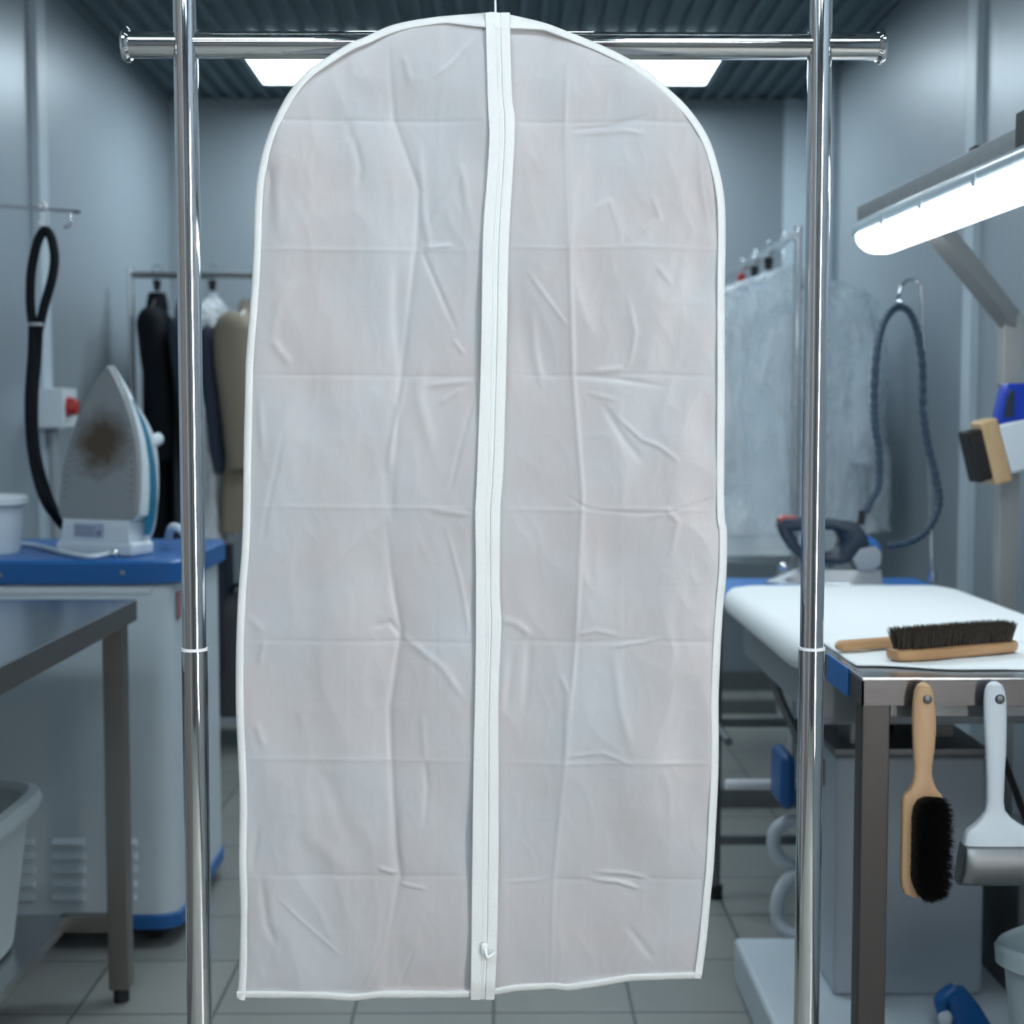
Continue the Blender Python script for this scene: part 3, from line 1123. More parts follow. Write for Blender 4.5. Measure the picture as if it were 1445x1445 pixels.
# handle with knob
a = MB()
a.tube([(.012, .085, .030), (.012, .165, .045), (.012, .185, .12), (.012, .178, .20), (.012, .155, .27), (.010, .105, .335), (.004, .045, .395)], [.030, .030, .026, .026, .026, .022, .010], 16, smooth=5)
shear(a).build('handle', iron_white, iron)
shear(MB().cyl((.02, .155, .265), (.028, .196, .280), .019, 18, .016, .003)).build('spray_knob', iron_white, iron)
lb = MB().box((-.058, -.003, .044), (.028, .003, .078), .001).build('rating_label', label_m, iron)
a = MB()
for k in range(4):
    a.box((-.052, -.0042, .0495 + k * .0062), (.0 + .006 * (k % 2), -.003, .0515 + k * .0062))
a.box((.010, -.0042, .049), (.022, -.003, .061))
a.build('label_print', labelink, lb)
ip = P(150, 783, 3.42)
iron.location = (ip.x - .022, 3.40, ztp)
iron.rotation_euler = (0, 0, yaw)
zc_ = ztp + .007
cordpts = [PZ(-30, 770, zc_), PZ(15, 768, zc_), PZ(50, 770, zc_), PZ(90, 780, zc_), PZ(118, 787, zc_), PZ(148, 783, zc_), PZ(160, 777, zc_)]
for p in cordpts:
    p.y = max(3.31, min(3.8, p.y))
cord = MB().tube(cordpts, .0065, 10, smooth=6).build('power_cord', white_pl)
tag(cord, 'thin white cord lying along the blue cabinet top in front of the iron', 'cord')
c2 = MB().tube([(-.85, 3.62, ztp + .02), (-.83, 3.58, ztp + .055), (-.80, 3.55, ztp + .05), (-.775, 3.55, ztp + .022), (-.765, 3.6, ztp + .011)], .010, 12, smooth=6).build('steam_hose', white_pl)
tag(c2, 'short thick white hose curving behind the standing iron beside the chrome post', 'hose')
knb = P(163, 779, 3.33)
tag(MB().sphere((knb.x, 3.325, ztp + .012), .010, 1, 1, 1.1).build('cord_clip', chrome_bg), 'tiny silver ball clip on the blue slab before the iron', 'clip')

# white pot left of the iron
pt = thing('plastic_pot', 'white lidded plastic pot on the cabinet cut by the left picture edge', 'pot', (-1.27, 3.46, ztp))
a = MB()
a.tube_exact([(-1.27, 3.46, ztp), (-1.27, 3.46, ztp + .01), (-1.27, 3.46, ztp + .125)], [.088, .093, .102], 40)
a.build('body', white_pl, pt)
a = MB()
a.tube_exact([(-1.27, 3.46, ztp + .118), (-1.27, 3.46, ztp + .122), (-1.27, 3.46, ztp + .137), (-1.27, 3.46, ztp + .142)], [.108, .113, .113, .106], 40)
a.build('lid', white_pl, pt)

# wall rod with hooks
rod = thing('wall_hanging_rod', 'thin steel rod with curled end projecting from the left wall', 'rod', (XL, 3.62, 1.75))
e_ = P(93, 298, 3.50)
z0_ = P(0, 286, 3.5)
st_ = Vector((XL, 3.50, z0_.z + .01))
MB().tube([st_, e_, e_ + Vector((.008, 0, -.004)), e_ + Vector((.013, 0, -.018)), e_ + Vector((.007, 0, -.034)), e_ + Vector((-.006, 0, -.038))], .0048, 10, smooth=6).build('bar', chrome_bg, rod)
MB().cyl(st_, st_ + X * .008, .02, 20).build('wall_flange', chrome_bg, rod)
hk = thing('s_hook', 'small pale S hook on the wall rod carrying the black hose', 'hook', P(62, 300, 3.5))
q = P(60, 291, 3.50)
MB().tube([q + Vector((-.008, 0, -.008)), q + Vector((-.006, 0, .006)), q + Vector((.003, 0, .008)), q + Vector((.008, 0, -.005)), q + Vector((.012, 0, -.03)), q + Vector((.006, 0, -.048)), q + Vector((-.006, 0, -.046)), q + Vector((-.010, 0, -.036))], .0042, 10, smooth=5).build('wire', white_wire, hk)
hs_ = thing('looped_hose', 'black hose folded into a loop and hung from the hook on the left wall', 'hose', P(50, 700, 3.48))
dh = 3.50
a = MB()
a.tube([P(47, 465, dh), P(43, 430, dh), P(44, 385, dh), P(52, 345, dh), P(60, 328, dh), P(66, 326, dh), P(73, 338, dh), P(77, 365, dh), P(73, 395, dh), P(63, 430, dh), P(55, 465, dh)], .0115, 12, smooth=6)
a.tube([P(47, 463, dh), P(46, 500, dh), P(42, 560, dh), P(44, 620, dh), P(52, 670, dh), P(66, 710, dh), P(90, 742, dh + .05)], .0125, 12, smooth=6)
a.tube([P(55, 463, dh), P(52, 510, dh + .01), P(48, 565, dh), P(49, 620, dh), P(58, 668, dh), P(73, 712, dh + .02), P(96, 752, dh + .05)], .0110, 12, smooth=6)
a.build('hose', hose_black, hs_)
tq = P(51, 458, dh)
MB().cyl(tq - Z * .004, tq + Z * .004, .021, 16).build('cable_tie', grey_pl, hs_)

# wall switch box and conduit
sw = thing('wall_switch_box', 'white isolator box with red knob on the left wall behind the iron', 'switch', (XL, 4.72, 1.3))
A, B = P(72, 548, 4.6), P(72, 604, 4.6)
MB().box((XL + .022, 4.55, B.z), (XL + .105, 4.70, A.z), .006).build('box', white_pl, sw)
kz = (A.z + B.z) / 2 + .005
MB().cyl((XL + .10, 4.60, kz), (XL + .135, 4.60, kz), .032, 20, .026, .004).build('knob', red_m, sw)
MB().cyl((XL + .05, 4.62, 0.0), (XL + .05, 4.62, B.z + .01), .016, 16).build('conduit', grey_pl, sw)
MB().box((XL, 4.56, A.z - .02), (XL + .03, 4.70, A.z), .002).build('bracket', grey_pl, sw)

# ------------------------------------------------------------------ far left clothes rack and garments
DG = 5.5
zb = P(200, 388, DG).z
rk = thing('clothes_rack', 'grey tube clothes rack against the back wall, left behind the iron', 'clothes rack', (-1.0, DG, 0))
rx0, rx1 = P(184, 388, DG).x, -0.40
MB().cyl((rx0, DG, zb), (rx1, DG, zb), .0125, 16).build('rail', steel_dark, rk)
for xx in (rx0, rx1):
    MB().cyl((xx, DG, .10), (xx, DG, zb + .03), .0125, 16).build('post', chrome_bg, rk)
    MB().box((xx - .015, DG - .25, .06), (xx + .015, DG + .25, .10), .004).build('foot', steel_dark, rk)
    for s in (-.22, .22):
        MB().cyl((xx - .012, DG + s, .03), (xx + .012, DG + s, .03), .03, 16).build('wheel', black_rub, rk)
MB().box((rx0, DG - .20, .105), (rx1, DG + .20, .125), .004).build('lower_shelf', grey_pl, rk)


def garment(name, label, cat, x, y, ztop, length, hw, hd, rot, mat, collar=None, sleeves=True, sk=1.0, hem=1.12, group=None, folds=7, seed=0):
    g = thing(name, label, cat, (0, 0, 0), group)
    a = MB()
    rg = []
    SEG = 56
    prof = [(0, .12, .5), (.015, .2, .6), (.04, .50, .72), (.075, .86, .9), (.11, .97, 1.0), (.2, .98, 1.0), (.45, .93, 1.0), (.75, 1.0, 1.1), (1, hem, 1.2)]
    for i in range(36):
        t = (i / 35) ** 1.25
        kx = lerp([(p[0], p[1]) for p in prof], t)
        ky = lerp([(p[0], p[2]) for p in prof], t)
        ring = []
        for j in range(SEG):
            an = 2 * PI * j / SEG
            u, v = sup(an, 2.4)
            f = 1 + .16 * min(1, t * 2.2) * math.sin(folds * an + seed + 1.2 * math.sin(3 * t + seed)) * (0.6 + .4 * math.sin(2 * an + seed)) + .05 * noise.noise(Vector((u * 3, v * 3 + seed, t * 5)))
            ring.append(Vector((u * hw * kx * (1 + (f - 1) * .35), v * hd * ky * f, -t * length + .006 * noise.noise(Vector((an, 9, seed))))))
        rg.append(ring)
    a.rings(rg)
    a.build('body', mat, g)
    if sleeves:
        for s in (-1, 1):
            a = MB()
            L = min(.60, length * .75)
            a.tube([(s * hw * .80 * sk, 0, -.065), (s * hw * .97 * sk, 0, -.10), (s * (hw * 1.10) * sk, -.012 * sk, -.22), (s * (hw * 1.14) * sk, -.03 * sk, -L * .62), (s * hw * 1.06 * sk, -.055 * (sk - .3), -L)], [q_ * min(1, hd / .07) for q_ in (.045, .066, .062, .056, .050)], 16, smooth=5)
            a.build('sleeve', mat, g)
    if collar:
        a = MB()
        a.rings([ering((0, 0, -.03), X, Y, hw * .36, hd * .80, 2.2, 24), ering((0, 0, .0), X, Y, hw * .28, hd * .75, 2.2, 24), ering((0, 0, .030), X, Y, hw * .24, hd * .6, 2.2, 24), ering((0, -.005, .018), X, Y, hw * .19, hd * .45, 2.2, 24)])
        a.build('collar', collar, g)
    g.location = (x, y, ztop)
    g.rotation_euler = (0, 0, rot)
    return g


def film_cover(parent_label, x, y, ztop, length, hw, hd, rot, mat, label, seed=0):
    a = MB()
    rg = []
    SEG = 48
    for i in range(40):
        t = (i / 39) ** 1.15
        kx = lerp([(0, .06), (.03, .2), (.07, .6), (.12, .95), (.3, 1.02), (1, 1.12)], t)
        ky = lerp([(0, .2), (.05, .8), (.12, 1.0), (1, 1.15)], t)
        ring = []
        for j in range(SEG):
            an = 2 * PI * j / SEG
            u, v = sup(an, 2.6)
            f = 1 + .10 * noise.noise(Vector((u * 2.5 + seed, v * 2.5, t * 3.5))) + .05 * noise.noise(Vector((u * 9 + seed, v * 9, t * 12)))
            ring.append(Vector((u * hw * kx * f, v * hd * ky * f, -t * length)))
        rg.append(ring)
    a.rings(rg, cap=False)
    o = a.build('garment_cover', mat, None, sharp=180)
    o.location = (x, y, ztop)
    o.rotation_euler = (0, 0, rot)
    tag(o, label, 'plastic cover')
    return o


def hanger(x, y, zrail, ztop, mat, rot, label, hw=.18, r=.004):
    o = thing('clothes_hanger', label, 'hanger')
    drop = zrail - ztop
    MB().tube([(0, -.018, .0), (0, -.016, .016), (0, 0, .0215), (0, .016, .014), (0, .012, -.012), (0, 0, -.03), (0, 0, -drop + .0)], .0028, 8, smooth=5).build('hook', chrome_bg, o)
    if mat not in (white_wire,):
        MB().cyl((0, 0, -.034), (0, 0, -.075), .017, 12, .012, .003).build('size_ring', mat, o)
    MB().tube([(-hw, 0, -drop - .05), (-hw * .5, 0, -drop - .012), (0, 0, -drop + .004), (hw * .5, 0, -drop - .012), (hw, 0, -drop - .05)], r, 10, smooth=4).build('shoulders', mat, o)
    o.location = (x, y, zrail)
    o.rotation_euler = (0, 0, rot)
    return o


xa = P(222, 430, DG).x
garment('black_jacket', 'black jacket hanging leftmost on the back rack beside the iron tip', 'jacket', xa, DG, zb - .10, 1.0, .25, .052, PI / 2 + .12, black_cloth, black_cloth, seed=1)
hanger(xa, DG, zb + .0145, zb - .095, black_rub, PI / 2 + .12, 'hanger of the leftmost black jacket on the back rack')
xb = P(262, 430, DG).x
garment('grey_jacket', 'charcoal jacket on the back rack hanging behind the left chrome post', 'jacket', xb, DG, zb - .13, 1.02, .24, .05, PI / 2 + .12, char_cloth, char_cloth, seed=2)
hanger(xb, DG, zb + .0145, zb - .125, black_rub, PI / 2 + .12, 'hanger of the charcoal jacket on the back rack')
xc = P(300, 430, DG).x
garment('navy_suit', 'long navy suit under clear film on the back rack beside the beige jacket', 'suit', xc, DG, zb - .15, 1.35, .22, .048, PI / 2 + .08, navy_cloth, navy_cloth, seed=3)
hanger(xc, DG, zb + .0145, zb - .145, black_rub, PI / 2 + .08, 'hanger of the film covered navy suit on the back rack', .14)
film_cover('', xc, DG, zb - .07, .95, .26, .070, PI / 2 + .08, film, 'clear crinkled plastic film over the navy suit on the back rack', 4)
xd = P(362, 440, DG).x
garment('beige_jacket', 'beige jacket with cream collar on the back rack touching the bag edge', 'jacket', xd, DG - .04, zb - .13, .84, .23, .085, PI / 2 - .22, beige_cloth, cream_cloth, seed=5)
hanger(xd, DG, zb + .0145, zb - .125, white_wire, PI / 2 - .22, 'hanger of the beige jacket on the back rack')
cs = thing('storage_case', 'dark grey rounded case standing on the low shelf of the back rack', 'case', (-1.0, DG, .126))
a = MB()
q0, q1 = P(306, 985, DG - .1).x, P(380, 985, DG - .1).x
a.rings([rrect((q0 + q1) / 2, DG - .02, (q1 - q0) / 2 * k, .15 * k, z, 5, 36) for z, k in ((.126, .97), (.135, 1), (.50, 1), (.55, .93), (.572, .78), (.58, .5))])
a.build('shell', dark_case, cs)
MB().tube([((q0 + q1) / 2 - .05, DG - .02, .575), ((q0 + q1) / 2 - .04, DG - .02, .61), ((q0 + q1) / 2 + .04, DG - .02, .61), ((q0 + q1) / 2 + .05, DG - .02, .575)], .009, 10, smooth=4).build('handle', black_rub, cs)

# ------------------------------------------------------------------ right rail running back, white coats in film
XRR, ZRR = 0.93, 1.832
rk2 = thing('clothes_rack', 'silver clothes rail running to the back wall on the right, coats hung on it', 'clothes rack', (XRR, 5.1, 0))
MB().cyl((XRR, 4.50, ZRR), (XRR, 6.0, ZRR), .0125, 16).build('rail', chrome_bg, rk2)
for yy in (4.52, 5.98):
    MB().cyl((XRR + (0 if yy > 5 else .012), yy, .06), (XRR + (0 if yy > 5 else .012), yy, ZRR + .03), .0135, 16).build('post', chrome_bg, rk2)
    MB().box((XRR - .25, yy - .015, .0), (XRR + .25, yy + .015, .06), .004).build('foot', steel_dark, rk2)
for i, (yy, hwid, dx, ln, mt) in enumerate(((4.70, .265, .02, .90, white_wire), (4.95, .25, 0, .95, black_rub), (5.22, .25, -.01, .90, black_rub), (5.5, .25, 0, .9, red_m))):
    lab = ['white coat hung nearest on the right rail behind the steam iron', 'white coat second from the front on the right rail', 'white coat third from the front on the right rail', 'white coat farthest back on the right rail under the red hanger'][i]
    garment('white_coat', lab, 'coat', XRR + dx, yy, ZRR - .125, ln, hwid, .075, (.12, -.1, .08, 0)[i], white_cloth, white_cloth, seed=i + 7, group='white coats on the right rail', hem=1.1, sk=.84)
    hanger(XRR, yy, ZRR + .0145, ZRR - .12, mt, (.12, -.1, .08, 0)[i], ['white hanger of the nearest coat on the right rail', 'black hanger of the second coat on the right rail', 'black hanger third from the front on the right rail', 'red hanger farthest back on the right rail'][i], .2, .007)
    film_cover('', XRR + dx, yy, ZRR - .07, ln * .98, hwid * 1.10 + .022, .108, (.12, -.1, .08, 0)[i], film2, ['crinkled clear film over the nearest white coat on the right rail', 'clear film over the second white coat on the right rail', 'clear film over the third white coat on the right rail', 'clear film over the farthest white coat on the right rail'][i], 10 + i)

steel_legr = steel('dark_brushed_leg', (0.12, 0.112, 0.11), .45, (12, 12, .4), .3)
# ------------------------------------------------------------------ right steel table
TX0, TX1, TY0, TY1, TZ = .560, 1.30, 2.17, 2.50, .852
st = thing('steel_worktable', 'stainless steel table at lower right with two brushes hung on its front', 'table', (.93, 2.33, 0))
MB().box((TX0, TY0, TZ - .006), (TX1, TY1, TZ), .002).build('tabletop', steel_t, st)
a = MB()
a.box((TX0 + .001, TY0 + .001, TZ - .044), (TX1, TY0 + .004, TZ - .005)).box((TX0 + .001, TY0 + .001, TZ - .044), (TX0 + .004, TY1, TZ - .005)).box((TX1 - .004, TY0, TZ - .044), (TX1, TY1, TZ - .005)).box((TX0, TY1 - .004, TZ - .044), (TX1, TY1, TZ - .005))
a.build('apron', steel_apron, st)
for yq in (TY0 + .02, TY1 - .045):
    MB().box((TX0 + .05, yq, TZ - .066), (TX1 - .05, yq + .025, TZ - .040), .002).build('crossbar', steel_dark, st)
for lx in (TX0 + .003, TX1 - .047):
    for ly in (TY0 + .006, TY1 - .05):
        lx = lx + (.075 if ly > 2.3 and lx < 1 else 0)
        lg = MB().box((lx, ly, .03), (lx + .044, ly + .044, TZ - .04), .003).build('leg', steel_legr, st)
        MB().cyl((lx + .022, ly + .022, 0), (lx + .022, ly + .022, .032), .017, 16).build('levelling_foot', black_rub, lg)
MB().box((TX0 - .0025, TY0 + .085, TZ - .046), (TX0 + .001, TY0 + .225, TZ + .0005), .001).build('edge_guard', blue_br, st)['label'] = 'blue plastic edge guard'
for px, py in ((1306, 985), (1408, 985)):
    c = P(px, py, TY0 - .02)
    c.y = TY0
    nl = MB().cyl(c, c - Y * .031, .0026, 12)
    nl.sphere(c - Y * .031, .0068, 1, .55, 1)
    nl.build('peg', steel_dark, st)

# white cloth on the table front
a = MB()
ncx, ncy = 60, 14
rows = []
for i in range(ncx + 1):
    u = i / ncx
    x = TX0 + .014 + (TX1 - .02 - TX0 - .014) * u
    fy = TY0 + .055 + .006 * math.sin(u * 9 + 1) + .004 * math.sin(u * 23) + .03 * max(0, 1 - u * 5)
    row = []
    for j in range(ncy + 1):
        v = j / ncy
        y = fy + (TY1 - fy) * v
        z = TZ + .0015 + .0015 * (0.5 + noise.noise(Vector((x * 14, y * 14, 0)))) + .0012 * math.exp(-v * 10)
        row.append(a.bm.verts.new((x, y, z)))
    rows.append(row)
for r0, r1 in zip(rows, rows[1:]):
    for j in range(ncy):
        a.bm.faces.new((r0[j], r1[j], r1[j + 1], r0[j + 1]))
co = a.build('white_cloth', cloth_m, None, sharp=180, solid=.0022)
tag(co, 'white cotton cloth spread over the steel table under the brushes', 'cloth')

# ------------------------------------------------------------------ pressing table
pb = thing('pressing_table', 'vacuum ironing table with white padded top and blue rear shelf on a white pedestal', 'ironing table', (.80, 2.9, 0))
BX0, BX1, BY0, BY1, BZ = .535, 1.09, 2.51, 3.40, .856
a = MB()
rg = []
for z, e in ((.795, -.02), (.80, .002), (.815, .008), (.835, .004), (.850, -.010), (BZ, -.035)):
    rg.append(rrect((BX0 + BX1) / 2, (BY0 + BY1) / 2, (BX1 - BX0) / 2 + e, (BY1 - BY0) / 2 + min(e, 0), z, 14, 72))
a.rings(rg)
a.build('padded_top', pad_m, pb)
MB().box((.53, BY1 + .002, .80), (1.10, 3.72, .835), .01, 3).build('rear_shelf', blue_br, pb)
MB().box((.575, 2.56, .69), (1.05, 3.34, .796), .02, 3).build('suction_tray', grey_pl, pb)
MB().box((.52, 2.53, .0), (1.10, 3.09, .10), .012, 3).build('base_platform', white_body, pb)
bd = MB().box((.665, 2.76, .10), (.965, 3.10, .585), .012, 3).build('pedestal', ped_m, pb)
mk = P(1168, 1150, 2.9)
MB().box((.662, 2.86, .50), (.666, 2.92, .555), .0005).build('sticker', stain_m, bd)
c = P(1216, 1174, 2.76)
MB().cyl(c + Y * .003, c - Y * .006, .012, 18).build('button', navy_pl, bd)
MB().box((.66, 2.76, .585), (.97, 3.08, .602), .004).build('pedestal_cap', steel_dark, pb)
MB().box((.70, 2.80, .60), (.745, 2.9, .692), .004).build('support_block', steel_dark, pb)
MB().box((.85, 2.86, .60), (.93, 3.0, .692), .004).build('support_block', steel_dark, pb)
MB().cyl((.79, 2.93, .60), (.79, 2.93, .69), .035, 24).build('column', black_rub, pb)
for lx in (.562, 1.06):
    lg = MB().cyl((lx, 3.64, .03), (lx, 3.64, .80), .0135, 14).build('leg', steel_dark, pb)
    MB().cyl((lx, 3.64, 0), (lx, 3.64, .035), .020, 14).build('rubber_foot', black_rub, lg)
    MB().cyl((lx, 3.44, .46), (lx, 3.64, .46), .010, 10).build('side_bar', steel_dark, pb)
for zq in (.145, .455):
    MB().box((.562, 3.63, zq), (1.06, 3.65, zq + .022)).build('crossbar', steel_dark, pb)
b0, b1 = P(1024, 1107, 3.3), P(1094, 1107, 3.3)
MB().cyl(b0, (b1.x + .05, 3.3, b0.z), .0125, 16).build('pedal_bar', ring_white, pb)
MB().tube([(.60, 3.16, .70), (.63, 3.14, .62), (.68, 3.08, .50)], .010, 10).build('strut', steel_dark, pb)
c0, c1 = P(1099, 1062, 3.15), P(1128, 1140, 3.15)
MB().box((c0.x, 3.12, c1.z), (.664, 3.26, c0.z), .02, 3).build('water_tank', blue_pl, pb)
a = MB()
a.tube([P(1150, 1165, 3.2), P(1118, 1158, 3.2), P(1095, 1172, 3.2), P(1093, 1198, 3.2), P(1112, 1218, 3.2), P(1150, 1225, 3.2)], .016, 14, smooth=6)
a.build('drain_hose', white_pl, pb)
a = MB()
a.tube([P(1150, 1232, 3.18), P(1115, 1240, 3.18), P(1099, 1265, 3.18), P(1098, 1295, 3.18), P(1114, 1318, 3.16), P(1160, 1325, 3.15)], .016, 14, smooth=6)
a.build('drain_hose', white_pl, pb)
for p_, q_ in (((.665, 3.12, .30), (.665, 3.2, .35)),):
    pass

# ------------------------------------------------------------------ steam iron on the blue shelf
DI = 3.50
ir = thing('steam_iron', 'dark blue steam iron with red button resting flat on the blue shelf', 'iron', P(1165, 820, DI))
zs = .836


def outl(pts, d):
    return [P(x, y, d) for x, y in pts]


w_ = .10
# soleplate: plan outline pointing left
a = MB()
xs0, xs1 = P(1084, 815, DI).x, P(1246, 815, DI).x
cyy = DI + .035
pts = []
for i in range(25):
    t = i / 24
    pts.append((xs0 + (xs1 - xs0) * t, cyy - .056 * min(1, (t * 1.35)) ** .62 * (1 - .15 * max(0, t - .7) / .3), zs))
for i in range(24, -1, -1):
    t = i / 24
    pts.append((xs0 + (xs1 - xs0) * t, cyy + .056 * min(1, (t * 1.35)) ** .62 * (1 - .15 * max(0, t - .7) / .3) + .0005, zs))
a.prism([Vector(p) for p in pts], (0, 0, .010), .002)
a.build('soleplate', chrome_bg, ir)
a = MB()
rg = []
for k in range(5):
    z = zs + .010 + k * .008
    sc_ = 1 - k * .07
    rg.append([Vector(((p[0] - xs1) * sc_ + xs1 - .004, (p[1] - cyy) * sc_ * .93 + cyy, z)) for p in pts])
a.rings(rg)
a.build('heat_body', M('satin_grey_metal', (.32, .34, .36), .45, .7), ir)
yb0, yb1 = DI + .005, DI + .065
a = MB()
a.prism([Vector((p.x, yb0, p.z)) for p in outl([(1101, 742), (1106, 733), (1130, 731), (1175, 733), (1212, 738), (1222, 752), (1228, 770), (1222, 783), (1205, 792), (1188, 797), (1160, 796), (1138, 792), (1120, 778), (1108, 760)], DI)], (0, yb1 - yb0, 0), .006)
hbody = a
hb_ = hbody.build('handle_body', navy_pl, ir)
# hole through the handle
cut = MB()
cut.prism([Vector((p.x, yb0 - .05, p.z)) for p in outl([(1119, 750), (1150, 747), (1184, 749), (1190, 762), (1186, 776), (1165, 782), (1140, 780), (1128, 768)], DI)], (0, .18, 0))
co_ = cut.build('cutter', None)
md = hb_.modifiers.new('hole', 'BOOLEAN')
md.object = co_
md.operation = 'DIFFERENCE'
md.solver = 'EXACT'
dg = bpy.context.evaluated_depsgraph_get()
nm = bpy.data.meshes.new_from_object(hb_.evaluated_get(dg))
hb_.modifiers.clear()
hb_.data = nm
bpy.data.objects.remove(co_)
a = MB()
a.prism([Vector((p.x, yb0 + .008, p.z)) for p in outl([(1101, 733), (1108, 729), (1126, 729), (1130, 735), (1120, 738), (1103, 739)], DI)], (0, .044, 0), .002)
a.build('steam_button', red_dull, ir)
a = MB()
a.prism([Vector((p.x, yb0 - .012, p.z)) for p in outl([(1203, 790), (1215, 774), (1236, 771), (1244, 780), (1243, 797), (1230, 806), (1210, 805)], DI)], (0, .07, 0), .006)
a.build('rear_cover', grey_pl, ir)
a = MB()
a.prism([Vector((p.x, yb0 + .012, p.z)) for p in outl([(1226, 755), (1240, 764), (1247, 775), (1240, 780), (1228, 768)], DI)], (0, .03, 0), .002)
a.build('water_inlet', blue_br, ir)
g_ = P(1220, 735, DI)
MB().cyl((g_.x, DI + .035, g_.z - .012), (g_.x + .004, DI + .035, g_.z + .024), .009, 14).build('cord_sleeve', black_rub, ir)
for px in (1106, 1138):
    MB().sphere(P(px, 799, DI + .01), .011, 1.15, .8, 1).build('front_stud', chrome, ir)

# steam hose, ribbed, hung over a rod
dH = DI + .035
path = [P(1222, 724, dH), P(1228, 708, dH), P(1240, 685, dH), P(1241, 640, dH), P(1235, 600, dH), P(1234, 560, dH), P(1237, 500, dH), P(1245, 462, dH + .02), P(1257, 440, dH + .04), P(1270, 433, dH + .06), P(1284, 442, dH + .06), P(1295, 470, dH + .06), P(1302, 520, dH + .06), P(1303, 580, dH + .06), P(1310, 630, dH + .06), P(1322, 680, dH + .05), P(1324, 715, dH + .04), P(1308, 748, dH + .02), P(1285, 764, dH), P(1250, 770, dH)]
sp = spline(path, 14)
a = MB()
rs = []
n = len(sp)
rr = [(.0098 if (i // 2) % 2 else .0078) for i in range(n)]
a.tube(sp, rr, 12)
so = a.build('steam_hose', hose_blue, sharp=80)
tag(so, 'ribbed blue grey hose looping from the steam iron over the curved rod', 'hose')
hr = thing('hose_support_rod', 'thin chrome rod with hooked top holding up the ribbed hose', 'rod', P(1316, 806, dH + .08))
dS = dH + .09
q = P(1316, 806, dS)
a = MB().tube([(q.x, dS, .836), P(1310, 640, dS), P(1303, 480, dS), P(1300, 415, dS), P(1297, 400, dS), P(1285, 395, dS), P(1274, 402, dS - .01), P(1269, 416, dS - .02), P(1267, 424, dS - .03), P(1273, 426, dS - .04)], .0042, 10, smooth=6)
a.build('rod', chrome_bg, hr)
MB().cyl((q.x, dS, .8355), (q.x, dS, .862), .012, 16).build('clamp', chrome_bg, hr)

# ------------------------------------------------------------------ brushes lying on the table
TZc = TZ + .0055


def bristle_field(mb, origin_fn, n, length, spread, r0, rnd, dirv, jit):
    for k in range(n):
        o, d = origin_fn(rnd)
        L = length * rnd.uniform(.88, 1.04)
        dd = (d + Vector((rnd.gauss(0, jit), rnd.gauss(0, jit), rnd.gauss(0, jit)))).normalized()
        t = dd.orthogonal().normalized()
        b = dd.cross(t)
        bend = Vector((rnd.gauss(0, .06), rnd.gauss(0, .06), 0)) * length
        rings = []
        for f, rad in ((0, r0), (.6, r0 * .8), (1, r0 * .25)):
            c = o + dd * L * f + bend * f * f
            rings.append([c + (t * math.cos(2 * PI * j / 3) + b * math.sin(2 * PI * j / 3)) * rad for j in range(3)])
        mb.rings(rings, cap=False)


rnd = random.Random(3)
# the big brush: built along its own x axis, then turned
BA, BB = Vector((.640, 2.296, TZc)), Vector((.876, 2.398, TZc))
ang = math.atan2(BB.y - BA.y, BB.x - BA.x)
hwL, hwD = (BB - BA).length / 2, .028
br = thing('bristle_brush', 'wooden clothes brush lying on its back with dark bristles upward on the cloth', 'brush', (0, 0, 0))
a = MB()
a.rings([ering((0, 0, z), X, Y, hwL - e, hwD - e, 4.5, 56) for z, e in ((0, .005), (.004, .0008), (.012, 0), (.0165, .001), (.019, .005))])
a.build('wooden_back', woodX, br)
a = MB()
cells = []
nx_, ny_ = 34, 8
for i in range(nx_):
    for j in range(ny_):
        u, v = (i + .5 * (j % 2) + .25) / nx_ * 2 - 1, (j + .5) / ny_ * 2 - 1
        if abs(u) ** 6 + abs(v) ** 4 < 1.0:
            cells.append((u, v))


def of(r):
    u, v = cells[r.randrange(len(cells))]
    x = u * (hwL - .008) + r.gauss(0, .0008)
    y = v * (hwD - .006) + r.gauss(0, .0008)
    return Vector((x, y, .016)), Vector((u * .12, v * .25, 1)).normalized()


bristle_field(a, of, 5600, .036, 0, .00055, rnd, Z, .065)
a.rings([ering((.0, 0, z), X, Y, hwL - .014 + e, hwD - .011 + e, 4.5, 40) for z, e in ((.016, -.002), (.027, .0))])
a.build('bristles', bristle_b, br, sharp=180, recalc=False)
br.location = (BA + BB) / 2
br.rotation_euler = (0, 0, ang)
b2 = thing('wooden_brush', 'wooden handled brush behind the bristle brush, only its handle sticking out left', 'brush', (0, 0, 0))
a = MB()
rg = []
for i in range(40):
    t = i / 39
    x = .25 * t
    w = lerp([(0, .002), (.012, .0075), (.04, .011), (.2, .0125), (.32, .011), (.42, .013), (.5, .020), (.6, .022), (.93, .022), (.98, .016), (1, .008)], t)
    hgt = lerp([(0, .002), (.012, .006), (.04, .0092), (.3, .0092), (1, .009)], t)
    rg.append(ering((x, 0, .0095), Y, Z, w, hgt, 3, 24))
a.rings(rg)
a.build('handle', woodX, b2)
a = MB()
for k in range(160):
    x = .14 + rnd.uniform(0, .095)
    y = rnd.uniform(-.016, .016)
    a.cyl((x, y, .016), (x + rnd.gauss(0, .001), y + rnd.gauss(0, .001), .028), .0016, 4)
a.build('bristles', bristle_b, b2)
b2.location = (.569, 2.383, TZc)
b2.rotation_euler = (0, 0, math.radians(22))

